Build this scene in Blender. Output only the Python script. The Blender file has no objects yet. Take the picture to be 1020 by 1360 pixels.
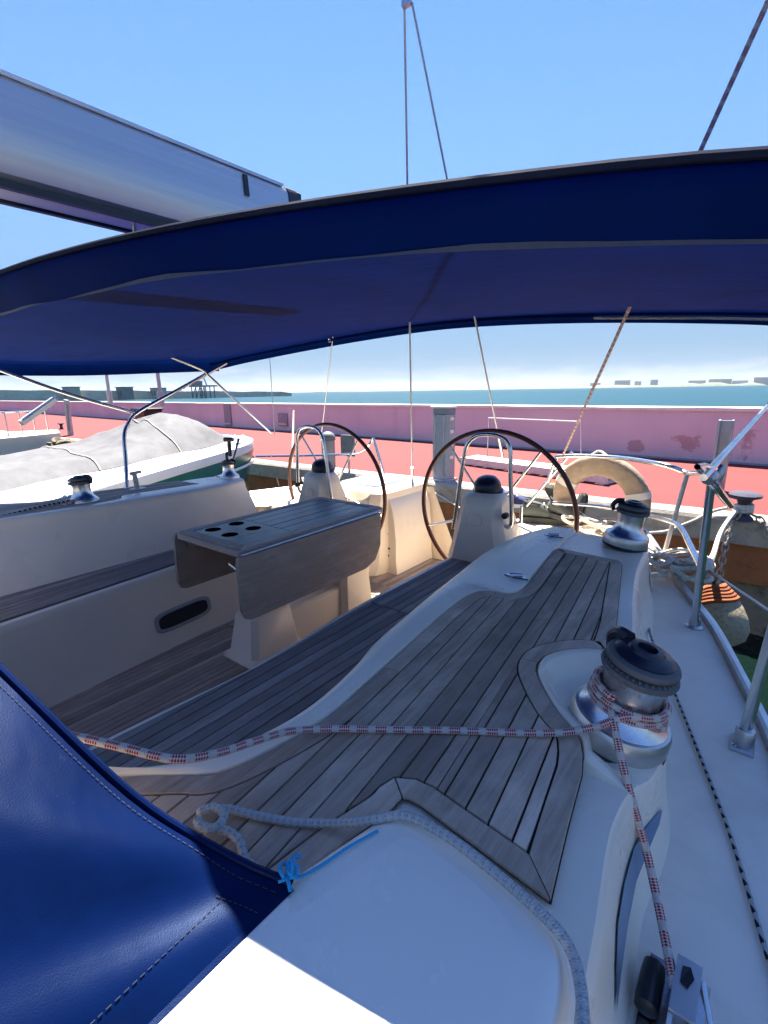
# A sailing yacht's cockpit moored stern-to at a red painted quay, seen from its side deck.
# Boat frame: +Y points aft (towards the quay), +X to the viewer's right when facing aft, Z up, water at z = 0, metres.
import bpy, math, random
from math import sin, cos, pi, radians, sqrt, atan2, floor
from mathutils import Vector, Matrix, Quaternion
random.seed(7)
C = bpy.context.scene.collection
SC = bpy.context.scene

# ------------------------------------------------------------------ camera, sky, sun, exposure
cam = bpy.data.cameras.new('camera'); camo = bpy.data.objects.new('camera', cam); C.objects.link(camo)
cam.sensor_fit = 'HORIZONTAL'; cam.sensor_width = 36.0; cam.lens = 36.0*650/1020
cam.clip_start = 0.02; cam.clip_end = 40000
YAW, PITCH, ROLL = radians(38.1), radians(13.9), radians(0.92)
_fh = Vector((-sin(YAW), cos(YAW), 0)); _r0 = Vector((cos(YAW), sin(YAW), 0))
_f = _fh*cos(PITCH) - Vector((0, 0, 1))*sin(PITCH); _u0 = _fh*sin(PITCH) + Vector((0, 0, 1))*cos(PITCH)
_r = _r0*cos(ROLL) - _u0*sin(ROLL); _u = _u0*cos(ROLL) + _r0*sin(ROLL)
camo.matrix_world = Matrix(((_r.x, _u.x, -_f.x, 0), (_r.y, _u.y, -_f.y, 0), (_r.z, _u.z, -_f.z, 2.3), (0, 0, 0, 1)))
SC.camera = camo
SUN = Vector((-0.35, 0.42, 1.0)).normalized()
SUN_EL = math.asin(SUN.z); SUN_AZ = atan2(SUN.x, SUN.y)
sl = bpy.data.lights.new('sun', 'SUN'); sl.energy = 2.9; sl.angle = radians(0.53); sl.color = (1.0, 0.93, 0.82)
slo = bpy.data.objects.new('sun', sl); C.objects.link(slo); slo.location = (-8, 8, 24)
slo.rotation_mode = 'QUATERNION'; slo.rotation_quaternion = (-SUN).to_track_quat('-Z', 'Y')
W = bpy.data.worlds.new('World'); SC.world = W; W.use_nodes = True
def build_world():
    nt = W.node_tree; N = nt.nodes; L = nt.links; N.clear()
    out = N.new('ShaderNodeOutputWorld'); bg = N.new('ShaderNodeBackground'); bg.inputs['Strength'].default_value = 0.086
    sky = N.new('ShaderNodeTexSky'); sky.sky_type = 'NISHITA'; sky.sun_disc = False
    sky.sun_elevation = SUN_EL; sky.sun_rotation = SUN_AZ % (2*pi)
    sky.altitude = 0; sky.air_density = 1.0; sky.dust_density = 0.0; sky.ozone_density = 3.0
    hsv = N.new('ShaderNodeHueSaturation'); hsv.inputs['Hue'].default_value = 0.513; hsv.inputs['Saturation'].default_value = 1.2; hsv.inputs['Value'].default_value = 0.375
    L.new(sky.outputs[0], hsv.inputs['Color'])
    tc = N.new('ShaderNodeTexCoord'); sep = N.new('ShaderNodeSeparateXYZ'); L.new(tc.outputs['Generated'], sep.inputs[0])
    mp = N.new('ShaderNodeMapping'); mp.inputs['Scale'].default_value = (5.0, 5.0, 26.0); L.new(tc.outputs['Generated'], mp.inputs[0])
    nz = N.new('ShaderNodeTexNoise'); nz.inputs['Scale'].default_value = 2.2; nz.inputs['Detail'].default_value = 9; nz.inputs['Roughness'].default_value = 0.6
    L.new(mp.outputs[0], nz.inputs['Vector'])
    # low cumulus bank standing on the horizon: lumpy top, flat soft base
    nz2 = N.new('ShaderNodeTexNoise'); nz2.inputs['Scale'].default_value = 6.0; nz2.inputs['Detail'].default_value = 6
    mp2 = N.new('ShaderNodeMapping'); mp2.inputs['Scale'].default_value = (2.2, 2.2, 6.0); L.new(tc.outputs['Generated'], mp2.inputs[0]); L.new(mp2.outputs[0], nz2.inputs['Vector'])
    top = N.new('ShaderNodeMath'); top.operation = 'MULTIPLY_ADD'; top.inputs[1].default_value = 0.055; top.inputs[2].default_value = 0.019
    L.new(nz2.outputs['Fac'], top.inputs[0])
    d = N.new('ShaderNodeMath'); d.operation = 'SUBTRACT'; L.new(top.outputs[0], d.inputs[0]); L.new(sep.outputs['Z'], d.inputs[1])
    up = N.new('ShaderNodeMapRange'); up.inputs['From Min'].default_value = -0.002; up.inputs['From Max'].default_value = 0.012; up.clamp = True
    L.new(d.outputs[0], up.inputs['Value'])
    br = N.new('ShaderNodeMapRange'); br.inputs['From Min'].default_value = 0.40; br.inputs['From Max'].default_value = 0.58; br.clamp = True
    L.new(nz.outputs['Fac'], br.inputs['Value'])
    fac = N.new('ShaderNodeMath'); fac.operation = 'MULTIPLY'; L.new(up.outputs[0], fac.inputs[0]); L.new(br.outputs[0], fac.inputs[1])
    lo = N.new('ShaderNodeMapRange'); lo.inputs['From Min'].default_value = 0.0; lo.inputs['From Max'].default_value = 0.022; lo.inputs['To Min'].default_value = 0.35; lo.clamp = True; L.new(sep.outputs['Z'], lo.inputs['Value'])
    f1 = N.new('ShaderNodeMath'); f1.operation = 'MULTIPLY'; L.new(fac.outputs[0], f1.inputs[0]); L.new(lo.outputs[0], f1.inputs[1])
    f2 = N.new('ShaderNodeMath'); f2.operation = 'MULTIPLY'; f2.inputs[1].default_value = 0.72; L.new(f1.outputs[0], f2.inputs[0])
    # pale blue air low over the sea, the same all round the horizon
    hf = N.new('ShaderNodeMapRange'); hf.inputs['From Min'].default_value = 0.0; hf.inputs['From Max'].default_value = 0.55; hf.inputs['To Min'].default_value = 0.94; hf.inputs['To Max'].default_value = 0.0; hf.clamp = True; hf.interpolation_type = 'SMOOTHSTEP'
    L.new(sep.outputs['Z'], hf.inputs['Value'])
    hz = N.new('ShaderNodeMix'); hz.data_type = 'RGBA'; L.new(hf.outputs[0], hz.inputs[0]); L.new(hsv.outputs[0], hz.inputs[6]); hz.inputs[7].default_value = (0.28, 0.53, 0.90, 1)
    mx = N.new('ShaderNodeMix'); mx.data_type = 'RGBA'; L.new(f2.outputs[0], mx.inputs[0]); L.new(hz.outputs[2], mx.inputs[6]); mx.inputs[7].default_value = (0.84, 0.95, 1.08, 1)
    L.new(mx.outputs[2], bg.inputs['Color']); L.new(bg.outputs[0], out.inputs['Surface'])
build_world()
SC.view_settings.view_transform = 'Standard'; SC.view_settings.look = 'None'; SC.view_settings.exposure = 2.95; SC.view_settings.gamma = 1.0
SC.view_settings.use_curve_mapping = False
SC.cycles.max_bounces = 8; SC.cycles.diffuse_bounces = 5; SC.cycles.transparent_max_bounces = 8
SC.cycles.use_denoising = True

# ------------------------------------------------------------------ materials
def new_mat(name):
    m = bpy.data.materials.new(name); m.use_nodes = True
    return m, m.node_tree, m.node_tree.nodes['Principled BSDF']
def node(nt, t, **kw):
    n = nt.nodes.new(t)
    for k, v in kw.items():
        if k in n.inputs: n.inputs[k].default_value = v
        else: setattr(n, k, v)
    return n
def coords(nt, scale=(1, 1, 1), kind='Object', rand=True):
    tc = node(nt, 'ShaderNodeTexCoord'); mp = node(nt, 'ShaderNodeMapping'); mp.inputs['Scale'].default_value = scale
    nt.links.new(tc.outputs[kind], mp.inputs['Vector'])
    if rand:
        oi = node(nt, 'ShaderNodeObjectInfo'); m = node(nt, 'ShaderNodeMath', operation='MULTIPLY'); m.inputs[1].default_value = 37.0
        nt.links.new(oi.outputs['Random'], m.inputs[0]); nt.links.new(m.outputs[0], mp.inputs['Location'])
    return mp.outputs[0]
def noise(nt, vec, scale, detail=6, rough=0.6):
    n = node(nt, 'ShaderNodeTexNoise', Scale=scale, Detail=detail, Roughness=rough); nt.links.new(vec, n.inputs['Vector']); return n.outputs['Fac']
def ramp(nt, fac, stops):
    r = node(nt, 'ShaderNodeValToRGB'); e = r.color_ramp.elements
    while len(e) < len(stops): e.new(0.5)
    for i, (p, c) in enumerate(stops):
        e[i].position = p; e[i].color = (c[0], c[1], c[2], 1) if not isinstance(c, (int, float)) else (c, c, c, 1)
    nt.links.new(fac, r.inputs[0]); return r.outputs[0]
def mix(nt, fac, a, b, blend='MIX'):
    m = node(nt, 'ShaderNodeMix', data_type='RGBA', blend_type=blend)
    for s, v in ((0, fac), (6, a), (7, b)):
        if isinstance(v, (int, float)): m.inputs[s].default_value = v
        elif isinstance(v, tuple): m.inputs[s].default_value = (*v[:3], 1)
        else: nt.links.new(v, m.inputs[s])
    return m.outputs[2]
def bump(nt, b, h, strength=0.3, dist=0.01):
    n = node(nt, 'ShaderNodeBump', Strength=strength, Distance=dist); nt.links.new(h, n.inputs['Height']); nt.links.new(n.outputs[0], b.inputs['Normal'])
def math_(nt, op, a, b=None, c=None):
    m = node(nt, 'ShaderNodeMath', operation=op)
    for i, v in enumerate((a, b, c)):
        if v is None: continue
        if isinstance(v, (int, float)): m.inputs[i].default_value = v
        else: nt.links.new(v, m.inputs[i])
    return m.outputs[0]
def simple(name, col, rough=0.5, metal=0.0, var=0.12, scale=6.0, bmp=0.0, bscale=60.0, spec=0.5):
    m, nt, b = new_mat(name); v = coords(nt)
    f = noise(nt, v, scale)
    lo = tuple(c*(1-var) for c in col); hi = tuple(min(1, c*(1+var)) for c in col)
    nt.links.new(ramp(nt, f, [(0.3, lo), (0.7, hi)]), b.inputs['Base Color'])
    b.inputs['Roughness'].default_value = rough; b.inputs['Metallic'].default_value = metal; b.inputs['Specular IOR Level'].default_value = spec
    if bmp: bump(nt, b, noise(nt, v, bscale), bmp, 0.004)
    return m
def gelcoat(name, col, rough=0.28, dirt=0.35, dcol=(0.42, 0.39, 0.33)):
    m, nt, b = new_mat(name); v = coords(nt, rand=False)
    f1 = noise(nt, v, 3.0, 8, 0.65); f2 = noise(nt, v, 38.0, 5, 0.7)
    k = ramp(nt, f1, [(0.48, 0.0), (0.78, dirt)])
    c = mix(nt, k, col, dcol)
    sp = ramp(nt, f2, [(0.70, 0.0), (0.76, dirt)])
    c = mix(nt, sp, c, (0.30, 0.28, 0.25))
    nt.links.new(c, b.inputs['Base Color'])
    nt.links.new(ramp(nt, f1, [(0.3, rough), (0.8, rough+0.25)]), b.inputs['Roughness'])
    bump(nt, b, noise(nt, v, 9.0, 2), 0.05, 0.01)
    return m
def teak(name, dark, light, streak=0.5, rough=0.75):
    m, nt, b = new_mat(name)
    v = coords(nt, (70, 2.2, 70)); v2 = coords(nt, (9, 5, 9)); v3 = coords(nt, (170, 9, 170))
    g = noise(nt, v, 1.0, 8, 0.7); blotch = noise(nt, v2, 1.0, 6, 0.65); fine = noise(nt, v3, 1.0, 4, 0.7)
    oi = node(nt, 'ShaderNodeObjectInfo')
    c = ramp(nt, g, [(0.25, dark), (0.72, light)])
    c = mix(nt, math_(nt, 'MULTIPLY', ramp(nt, blotch, [(0.46, 0.0), (0.74, 1.0)]), streak), c, tuple(min(1, x*1.7+0.02) for x in light))
    c = mix(nt, ramp(nt, fine, [(0.56, 0.0), (0.75, 0.55)]), c, tuple(x*0.45 for x in dark))
    tone = math_(nt, 'MULTIPLY_ADD', oi.outputs['Random'], 0.62, 0.70)
    h = node(nt, 'ShaderNodeHueSaturation'); nt.links.new(c, h.inputs['Color']); nt.links.new(tone, h.inputs['Value'])
    nt.links.new(h.outputs[0], b.inputs['Base Color']); b.inputs['Roughness'].default_value = rough; b.inputs['Specular IOR Level'].default_value = 0.35
    bump(nt, b, math_(nt, 'ADD', g, fine), 0.35, 0.0015)
    return m
def canvas(name, col, rough, trans=0.0, wr=0.25, coat=0.0):
    m, nt, b = new_mat(name); v = coords(nt, rand=False)
    f = noise(nt, v, 5.0); f2 = noise(nt, v, 600.0, 2)
    dust = noise(nt, v, 22.0, 8, 0.75)
    c = ramp(nt, f, [(0.3, tuple(x*0.8 for x in col)), (0.75, tuple(x*1.2 for x in col))])
    c = mix(nt, ramp(nt, dust, [(0.66, 0.0), (0.80, 0.10)]), c, (0.35, 0.38, 0.42))
    nt.links.new(c, b.inputs['Base Color']); b.inputs['Roughness'].default_value = rough; b.inputs['Specular IOR Level'].default_value = 0.14 if rough < 0.6 else 0.05; b.inputs['Specular Tint'].default_value = (0.45, 0.65, 1.0, 1); b.inputs['Coat Weight'].default_value = coat; b.inputs['Coat Roughness'].default_value = 0.3
    h = math_(nt, 'ADD', math_(nt, 'MULTIPLY', f2, 0.05), noise(nt, coords(nt, (1.3, 5, 5), rand=False), 1.5, 3))
    bump(nt, b, h, wr, 0.02)
    if trans:
        t = node(nt, 'ShaderNodeBsdfTranslucent'); nt.links.new(c, t.inputs['Color']); t.inputs['Color'].default_value = (*col, 1)
        ms = node(nt, 'ShaderNodeMixShader'); ms.inputs[0].default_value = trans
        o = nt.nodes['Material Output']; nt.links.new(b.outputs[0], ms.inputs[1]); nt.links.new(t.outputs[0], ms.inputs[2]); nt.links.new(ms.outputs[0], o.inputs['Surface'])
    return m
def rope_mat(name, base, fleck, band, frac, cell, k=3, fuzz=0.25):
    m, nt, b = new_mat(name); tc = node(nt, 'ShaderNodeTexCoord'); sp = node(nt, 'ShaderNodeSeparateXYZ'); nt.links.new(tc.outputs['UV'], sp.inputs[0])
    u, v = sp.outputs['X'], sp.outputs['Y']
    a = math_(nt, 'MULTIPLY', u, 2*pi/cell); w = math_(nt, 'MULTIPLY', v, 2*pi*k)
    s1 = math_(nt, 'SINE', math_(nt, 'ADD', a, w)); s2 = math_(nt, 'SINE', math_(nt, 'SUBTRACT', a, w))
    pr = math_(nt, 'MULTIPLY', s1, s2)
    chk = math_(nt, 'GREATER_THAN', pr, 0.04)
    bd = math_(nt, 'LESS_THAN', math_(nt, 'FRACT', math_(nt, 'MULTIPLY', u, 1.0/band)), frac)
    f = math_(nt, 'MULTIPLY', chk, bd)
    nz = noise(nt, coords(nt, (1, 1, 1), rand=False), 45.0, 5)
    dirty = mix(nt, ramp(nt, nz, [(0.4, 0.0), (0.75, fuzz)]), base, tuple(x*0.55 for x in base))
    c = mix(nt, f, dirty, fleck)
    nt.links.new(c, b.inputs['Base Color']); b.inputs['Roughness'].default_value = 0.85; b.inputs['Specular IOR Level'].default_value = 0.25
    bump(nt, b, math_(nt, 'ABSOLUTE', pr), 0.7, 0.0015)
    return m
def metal(name, col=(0.72, 0.72, 0.71), rough=0.18, var=0.12):
    m, nt, b = new_mat(name); v = coords(nt)
    f = noise(nt, v, 14.0, 7, 0.7)
    nt.links.new(ramp(nt, f, [(0.35, col), (0.8, tuple(c*0.78 for c in col))]), b.inputs['Base Color'])
    nt.links.new(ramp(nt, f, [(0.3, rough), (0.8, rough+var)]), b.inputs['Roughness']); b.inputs['Metallic'].default_value = 1.0
    return m
M = {}
M['gel'] = gelcoat('gelcoat_white', (0.89, 0.78, 0.62), 0.22, 0.18)
M['gelpanel'] = gelcoat('gelcoat_roof', (0.89, 0.80, 0.68), 0.16, 0.10)
M['geldeck'] = gelcoat('gelcoat_side_deck', (0.88, 0.77, 0.64), 0.55, 0.40, (0.36, 0.32, 0.27))
M['gelcream'] = gelcoat('gelcoat_cream', (0.86, 0.75, 0.60), 0.28, 0.15)
M['teakdeck'] = teak('weathered_teak_grey', (0.31, 0.215, 0.15), (0.51, 0.39, 0.295), 0.5)
M['teakbench'] = teak('weathered_teak_dark', (0.22, 0.18, 0.15), (0.35, 0.295, 0.26), 0.3)
M['teaksole'] = teak('weathered_teak_brown', (0.30, 0.23, 0.175), (0.46, 0.37, 0.295), 0.35)
M['teaktable'] = teak('oiled_table_wood', (0.36, 0.265, 0.205), (0.50, 0.395, 0.32), 0.35, 0.55)
M['caulk'] = simple('black_caulk', (0.012, 0.012, 0.013), 0.7)
M['blackwood'] = teak('black_painted_top', (0.012, 0.013, 0.017), (0.03, 0.033, 0.042), 0.35, 0.3)
M['navy'] = canvas('navy_canvas', (0.0006, 0.0080, 0.070), 0.8, 0.16, 0.4)
M['blueshiny'] = canvas('blue_canvas_sheen', (0.0005, 0.0062, 0.043), 0.40, 0.0, 0.2, 0.0)
M['hem'] = simple('grey_hem_tape', (0.035, 0.045, 0.075), 0.8, scale=90)
M['piping'] = canvas('navy_piping', (0.010, 0.014, 0.034), 0.85, 0.0, 0.6)
M['thread'] = simple('pale_thread', (0.022, 0.028, 0.045), 0.9)
M['steel'] = metal('stainless_steel')
M['steeldull'] = metal('dull_steel', (0.55, 0.55, 0.55), 0.36)
M['winchsteel'] = metal('winch_drum_steel', (0.80, 0.78, 0.75), 0.24)
M['winchgrey'] = simple('winch_grey_alloy', (0.62, 0.60, 0.57), 0.32, 0.8)
M['black'] = simple('black_plastic', (0.015, 0.016, 0.018), 0.38)
M['rubber'] = simple('dark_rubber', (0.11, 0.11, 0.112), 0.65)
M['navyplastic'] = simple('navy_black_plastic', (0.012, 0.014, 0.028), 0.33)
M['wheelwood'] = simple('brown_leather_rim', (0.085, 0.020, 0.014), 0.42, scale=40)
M['boom'] = None
M['redrope'] = rope_mat('red_fleck_rope', (0.62, 0.56, 0.50), (0.40, 0.018, 0.035), 0.036, 0.62, 0.0085)
M['greyrope'] = rope_mat('grey_fleck_rope', (0.52, 0.52, 0.49), (0.33, 0.34, 0.34), 0.011, 0.5, 0.0075)
M['bwrope'] = rope_mat('black_white_rope', (0.42, 0.42, 0.40), (0.015, 0.015, 0.02), 0.026, 0.66, 0.052, 1)
M['whiterope'] = rope_mat('white_mooring_rope', (0.66, 0.61, 0.52), (0.50, 0.45, 0.37), 0.03, 0.5, 0.02, 2)
M['cord'] = simple('cyan_cord', (0.01, 0.30, 0.55), 0.7)
M['wire'] = metal('wire_steel', (0.50, 0.52, 0.54), 0.4)
M['glass'] = simple('sky_tinted_window', (0.045, 0.15, 0.30), 0.08, var=0.05)  # the reflected sky's blue is put into the glass colour
M['recess'] = simple('opening_shade', (0.03, 0.022, 0.026), 0.8)  # dark colour stands in for shade inside locker, drain and shoe openings
M['wellshade'] = simple('cup_well_shade', (0.004, 0.004, 0.005), 1.0, spec=0.0)  # near-black put in for the shade of a deep cup well
M['recessframe'] = simple('grey_locker_frame', (0.34, 0.35, 0.34), 0.5)
def boom_mat():
    m, nt, b = new_mat('brushed_aluminium'); v = coords(nt, (30, 0.5, 30), rand=False); f = noise(nt, v, 1.5, 7, 0.7)
    nt.links.new(ramp(nt, f, [(0.3, (0.56, 0.54, 0.51)), (0.7, (0.68, 0.65, 0.61))]), b.inputs['Base Color'])
    b.inputs['Metallic'].default_value = 0.7; b.inputs['Roughness'].default_value = 0.36
    return m
M['boom'] = boom_mat()

# ------------------------------------------------------------------ mesh helpers
WL = {}
class MB:
    def __init__(s): s.v = []; s.f = []; s.uv = {}
    def add(s, vs, fs, uvs=None):
        o = len(s.v); s.v += [tuple(p) for p in vs]
        for i, f in enumerate(fs):
            if uvs: s.uv[len(s.f)] = uvs[i]
            s.f.append(tuple(o+k for k in f))
        return s
    def box(s, lo, hi, bev=0.0):
        (x0, y0, z0), (x1, y1, z1) = lo, hi
        return s.prism([(x0, y0), (x1, y0), (x1, y1), (x0, y1)], z0, z1, bev)
    def prism(s, poly, z0, z1, bev=0.0, top=None):
        """vertical prism on a polygon; bev chamfers the top edge; top = scale-free second polygon for tapered walls"""
        a = sum(poly[i][0]*poly[(i+1) % len(poly)][1]-poly[(i+1) % len(poly)][0]*poly[i][1] for i in range(len(poly)))
        if a < 0: poly = poly[::-1]; top = top[::-1] if top else None
        n = len(poly); t = top or poly
        rows = [[(p[0], p[1], z0) for p in poly]]
        if bev:
            rows.append([(p[0], p[1], z1-bev) for p in t])
            rows.append([(*q, z1) for q in offset_poly(t, bev)])
        else: rows.append([(p[0], p[1], z1) for p in t])
        vs = [p for r in rows for p in r]; fs = [tuple(range(n))[::-1]]
        for k in range(len(rows)-1):
            for i in range(n):
                j = (i+1) % n; fs.append((k*n+i, k*n+j, (k+1)*n+j, (k+1)*n+i))
        fs.append(tuple((len(rows)-1)*n+i for i in range(n)))
        return s.add(vs, fs)
    def loft(s, rows, closed=False, capends=False, flip=False):
        n = len(rows[0]); vs = [p for r in rows for p in r]; fs = []
        for k in range(len(rows)-1):
            for i in range(n if closed else n-1):
                j = (i+1) % n; q = (k*n+i, k*n+j, (k+1)*n+j, (k+1)*n+i); fs.append(q[::-1] if flip else q)
        if capends:
            fs.append(tuple(range(n))[::-1]); fs.append(tuple((len(rows)-1)*n+i for i in range(n)))
        return s.add(vs, fs)
    def tube(s, pts, r, n=10, closed=False, cap=True):
        P_ = [Vector(p) for p in pts]; m = len(P_)
        rad = r if callable(r) else (lambda t: r)
        tan = []
        for i in range(m):
            a = P_[(i-1) % m] if (closed or i > 0) else P_[0]; b = P_[(i+1) % m] if (closed or i < m-1) else P_[-1]
            d = b-a; tan.append(d.normalized() if d.length > 1e-9 else Vector((0, 0, 1)))
        nrm = tan[0].orthogonal().normalized(); vs = []; us = []; L = 0
        fr = []
        for i in range(m):
            if i: 
                L += (P_[i]-P_[i-1]).length
                nrm = tan[i-1].rotation_difference(tan[i]) @ nrm
                nrm = (nrm - tan[i]*nrm.dot(tan[i])).normalized()
            us.append(L); fr.append((nrm.copy(), tan[i].cross(nrm)))
        tot = L if L else 1
        for i in range(m):
            rr = rad(us[i]/tot)
            for k in range(n):
                a = 2*pi*k/n; vs.append(P_[i]+fr[i][0]*cos(a)*rr+fr[i][1]*sin(a)*rr)
        fs = []; uvs = []
        for i in range(m if closed else m-1):
            i2 = (i+1) % m; u0 = us[i]; u1 = us[i2] if i2 else tot+(P_[0]-P_[-1]).length
            for k in range(n):
                k2 = (k+1) % n; fs.append((i*n+k, i*n+k2, i2*n+k2, i2*n+k))
                uvs.append(((u0, k/n), (u0, (k+1)/n), (u1, (k+1)/n), (u1, k/n)))
        if cap and not closed:
            fs.append(tuple(range(n))[::-1]); uvs.append([(0, 0)]*n)
            fs.append(tuple((m-1)*n+k for k in range(n))); uvs.append([(tot, 0)]*n)
        return s.add(vs, fs, uvs)
    def lathe(s, prof, loc=(0, 0, 0), axis=(0, 0, 1), n=28, cap=True):
        """profile of (radius, height) turned about axis through loc"""
        q = Vector((0, 0, 1)).rotation_difference(Vector(axis).normalized()); o = Vector(loc); vs = []; fs = []
        for (r, h) in prof:
            for k in range(n):
                a = 2*pi*k/n; vs.append(o + q @ Vector((r*cos(a), r*sin(a), h)))
        for i in range(len(prof)-1):
            for k in range(n):
                k2 = (k+1) % n; fs.append((i*n+k, i*n+k2, (i+1)*n+k2, (i+1)*n+k))
        if cap:
            fs.append(tuple(range(n))[::-1]); fs.append(tuple((len(prof)-1)*n+k for k in range(n)))
        return s.add(vs, fs)
    def ball(s, c, r, n=14, m=9, stretch=(1, 1, 1), rot=None):
        vs = []; fs = []; c = Vector(c); R = rot or Matrix.Identity(3)
        for i in range(m+1):
            t = pi*i/m
            for k in range(n):
                a = 2*pi*k/n; p = Vector((r*sin(t)*cos(a)*stretch[0], r*sin(t)*sin(a)*stretch[1], -r*cos(t)*stretch[2])); vs.append(c + R @ p)
        for i in range(m):
            for k in range(n):
                k2 = (k+1) % n; fs.append((i*n+k, i*n+k2, (i+1)*n+k2, (i+1)*n+k))
        return s.add(vs, fs)
    def bar(s, a, b, w, h, up=(0, 0, 1)):
        """rectangular bar from a to b, w across, h along up"""
        a, b = Vector(a), Vector(b); d = (b-a).normalized(); u = Vector(up); x = d.cross(u).normalized(); u = x.cross(d).normalized()
        vs = []
        for p in (a, b):
            for sx, sz in ((-1, -1), (1, -1), (1, 1), (-1, 1)): vs.append(p + x*sx*w/2 + u*sz*h/2)
        return s.add(vs, [(0, 1, 2, 3), (7, 6, 5, 4), (0, 4, 5, 1), (1, 5, 6, 2), (2, 6, 7, 3), (3, 7, 4, 0)])
    def plate(s, poly3, nrm, th):
        """slab: polygon in space thickened by th along nrm"""
        nv = Vector(nrm).normalized()*th; a = [Vector(p) for p in poly3]; b = [p+nv for p in a]; n = len(a)
        fs = [tuple(range(n))[::-1], tuple(range(n, 2*n))] + [(i, (i+1) % n, n+(i+1) % n, n+i) for i in range(n)]
        return s.add(a+b, fs)
    def build(s, name, m, parent=None, smooth=True, angle=38, origin=None):
        me = bpy.data.meshes.new(name)
        if parent is not None: off = Vector(WL[parent.name])
        elif origin is not None: off = Vector(origin)
        else:
            xs = [p[0] for p in s.v]; ys = [p[1] for p in s.v]; zs = [p[2] for p in s.v]
            off = Vector(((min(xs)+max(xs))/2, (min(ys)+max(ys))/2, min(zs)))
        me.from_pydata([tuple(Vector(p)-off) for p in s.v], [], s.f)
        if s.uv:
            ul = me.uv_layers.new(name='UVMap')
            for pi_, p in enumerate(me.polygons):
                u = s.uv.get(pi_)
                if u:
                    for li, c in zip(p.loop_indices, u): ul.data[li].uv = c
        import bmesh
        bm = bmesh.new(); bm.from_mesh(me); bmesh.ops.recalc_face_normals(bm, faces=bm.faces)
        bm.to_mesh(me); bm.free()
        if smooth:
            me.shade_smooth(); me.set_sharp_from_angle(angle=radians(angle))
        me.materials.append(m)
        o = bpy.data.objects.new(name, me); C.objects.link(o)
        if parent is not None: o.parent = parent; WL[o.name] = tuple(off)
        else: o.location = off; WL[o.name] = tuple(off)
        return o
def offset_poly(poly, d):
    """inset a CCW polygon by d (mitred, limited)"""
    n = len(poly); out = []
    for i in range(n):
        a, b, c = Vector(poly[i-1][:2]), Vector(poly[i][:2]), Vector(poly[(i+1) % n][:2])
        d1 = (b-a); d2 = (c-b)
        if d1.length < 1e-9 or d2.length < 1e-9: out.append(tuple(b)); continue
        d1.normalize(); d2.normalize()
        n1 = Vector((-d1.y, d1.x)); n2 = Vector((-d2.y, d2.x)); k = 1+n1.dot(n2)
        m = (n1+n2)/max(k, 0.35); out.append(tuple(b+m*d))
    return out
def smooth(pts, sub=6, closed=False):
    """Catmull-Rom through the points"""
    n = len(pts); P_ = [Vector(p) for p in pts]; out = []
    rng = range(n if closed else n-1)
    for i in rng:
        p1, p2 = P_[i], P_[(i+1) % n]
        p0 = P_[i-1] if (closed or i > 0) else p1*2-p2
        p3 = P_[(i+2) % n] if (closed or i < n-2) else p2*2-p1
        for k in range(sub):
            t = k/sub
            out.append(0.5*((2*p1)+(p2-p0)*t+(2*p0-5*p1+4*p2-p3)*t*t+(3*p1-p0-3*p2+p3)*t**3))
    if not closed: out.append(P_[-1])
    return out
def resample(pts, n):
    P_ = [Vector(p) for p in pts]; d = [0]
    for i in range(1, len(P_)): d.append(d[-1]+(P_[i]-P_[i-1]).length)
    out = []; j = 0
    for k in range(n):
        t = d[-1]*k/(n-1)
        while j < len(d)-2 and d[j+1] < t: j += 1
        s = (t-d[j])/max(d[j+1]-d[j], 1e-9); out.append(P_[j].lerp(P_[j+1], min(1, s)))
    return out
def props(o, label=None, cat=None, group=None, kind=None):
    if label: o['label'] = label
    if cat: o['category'] = cat
    if group: o['group'] = group
    if kind: o['kind'] = kind
    return o
def thing(name, loc, label, cat, group=None):
    o = bpy.data.objects.new(name, None); C.objects.link(o); o.location = loc; WL[o.name] = tuple(loc); o.empty_display_size = 0.1
    return props(o, label, cat, group)
def dup(root, loc, label, group=None, rot=None):
    r = root.copy(); C.objects.link(r); r.location = loc; r['label'] = label
    if group: r['group'] = group
    if rot is not None: r.rotation_euler = rot
    WL[r.name] = tuple(loc)
    for ch in list(root.children):
        c = ch.copy(); C.objects.link(c); c.parent = r
        for g in list(ch.children):
            d = g.copy(); C.objects.link(d); d.parent = c
    return r
CX = -1.985
def mir(p): return (2*CX-p[0],)+tuple(p[1:])
def part_empty(name, parent):
    o = bpy.data.objects.new(name, None); C.objects.link(o); o.parent = parent; WL[o.name] = WL[parent.name]; o.empty_display_size = 0.05
    return o

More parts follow.
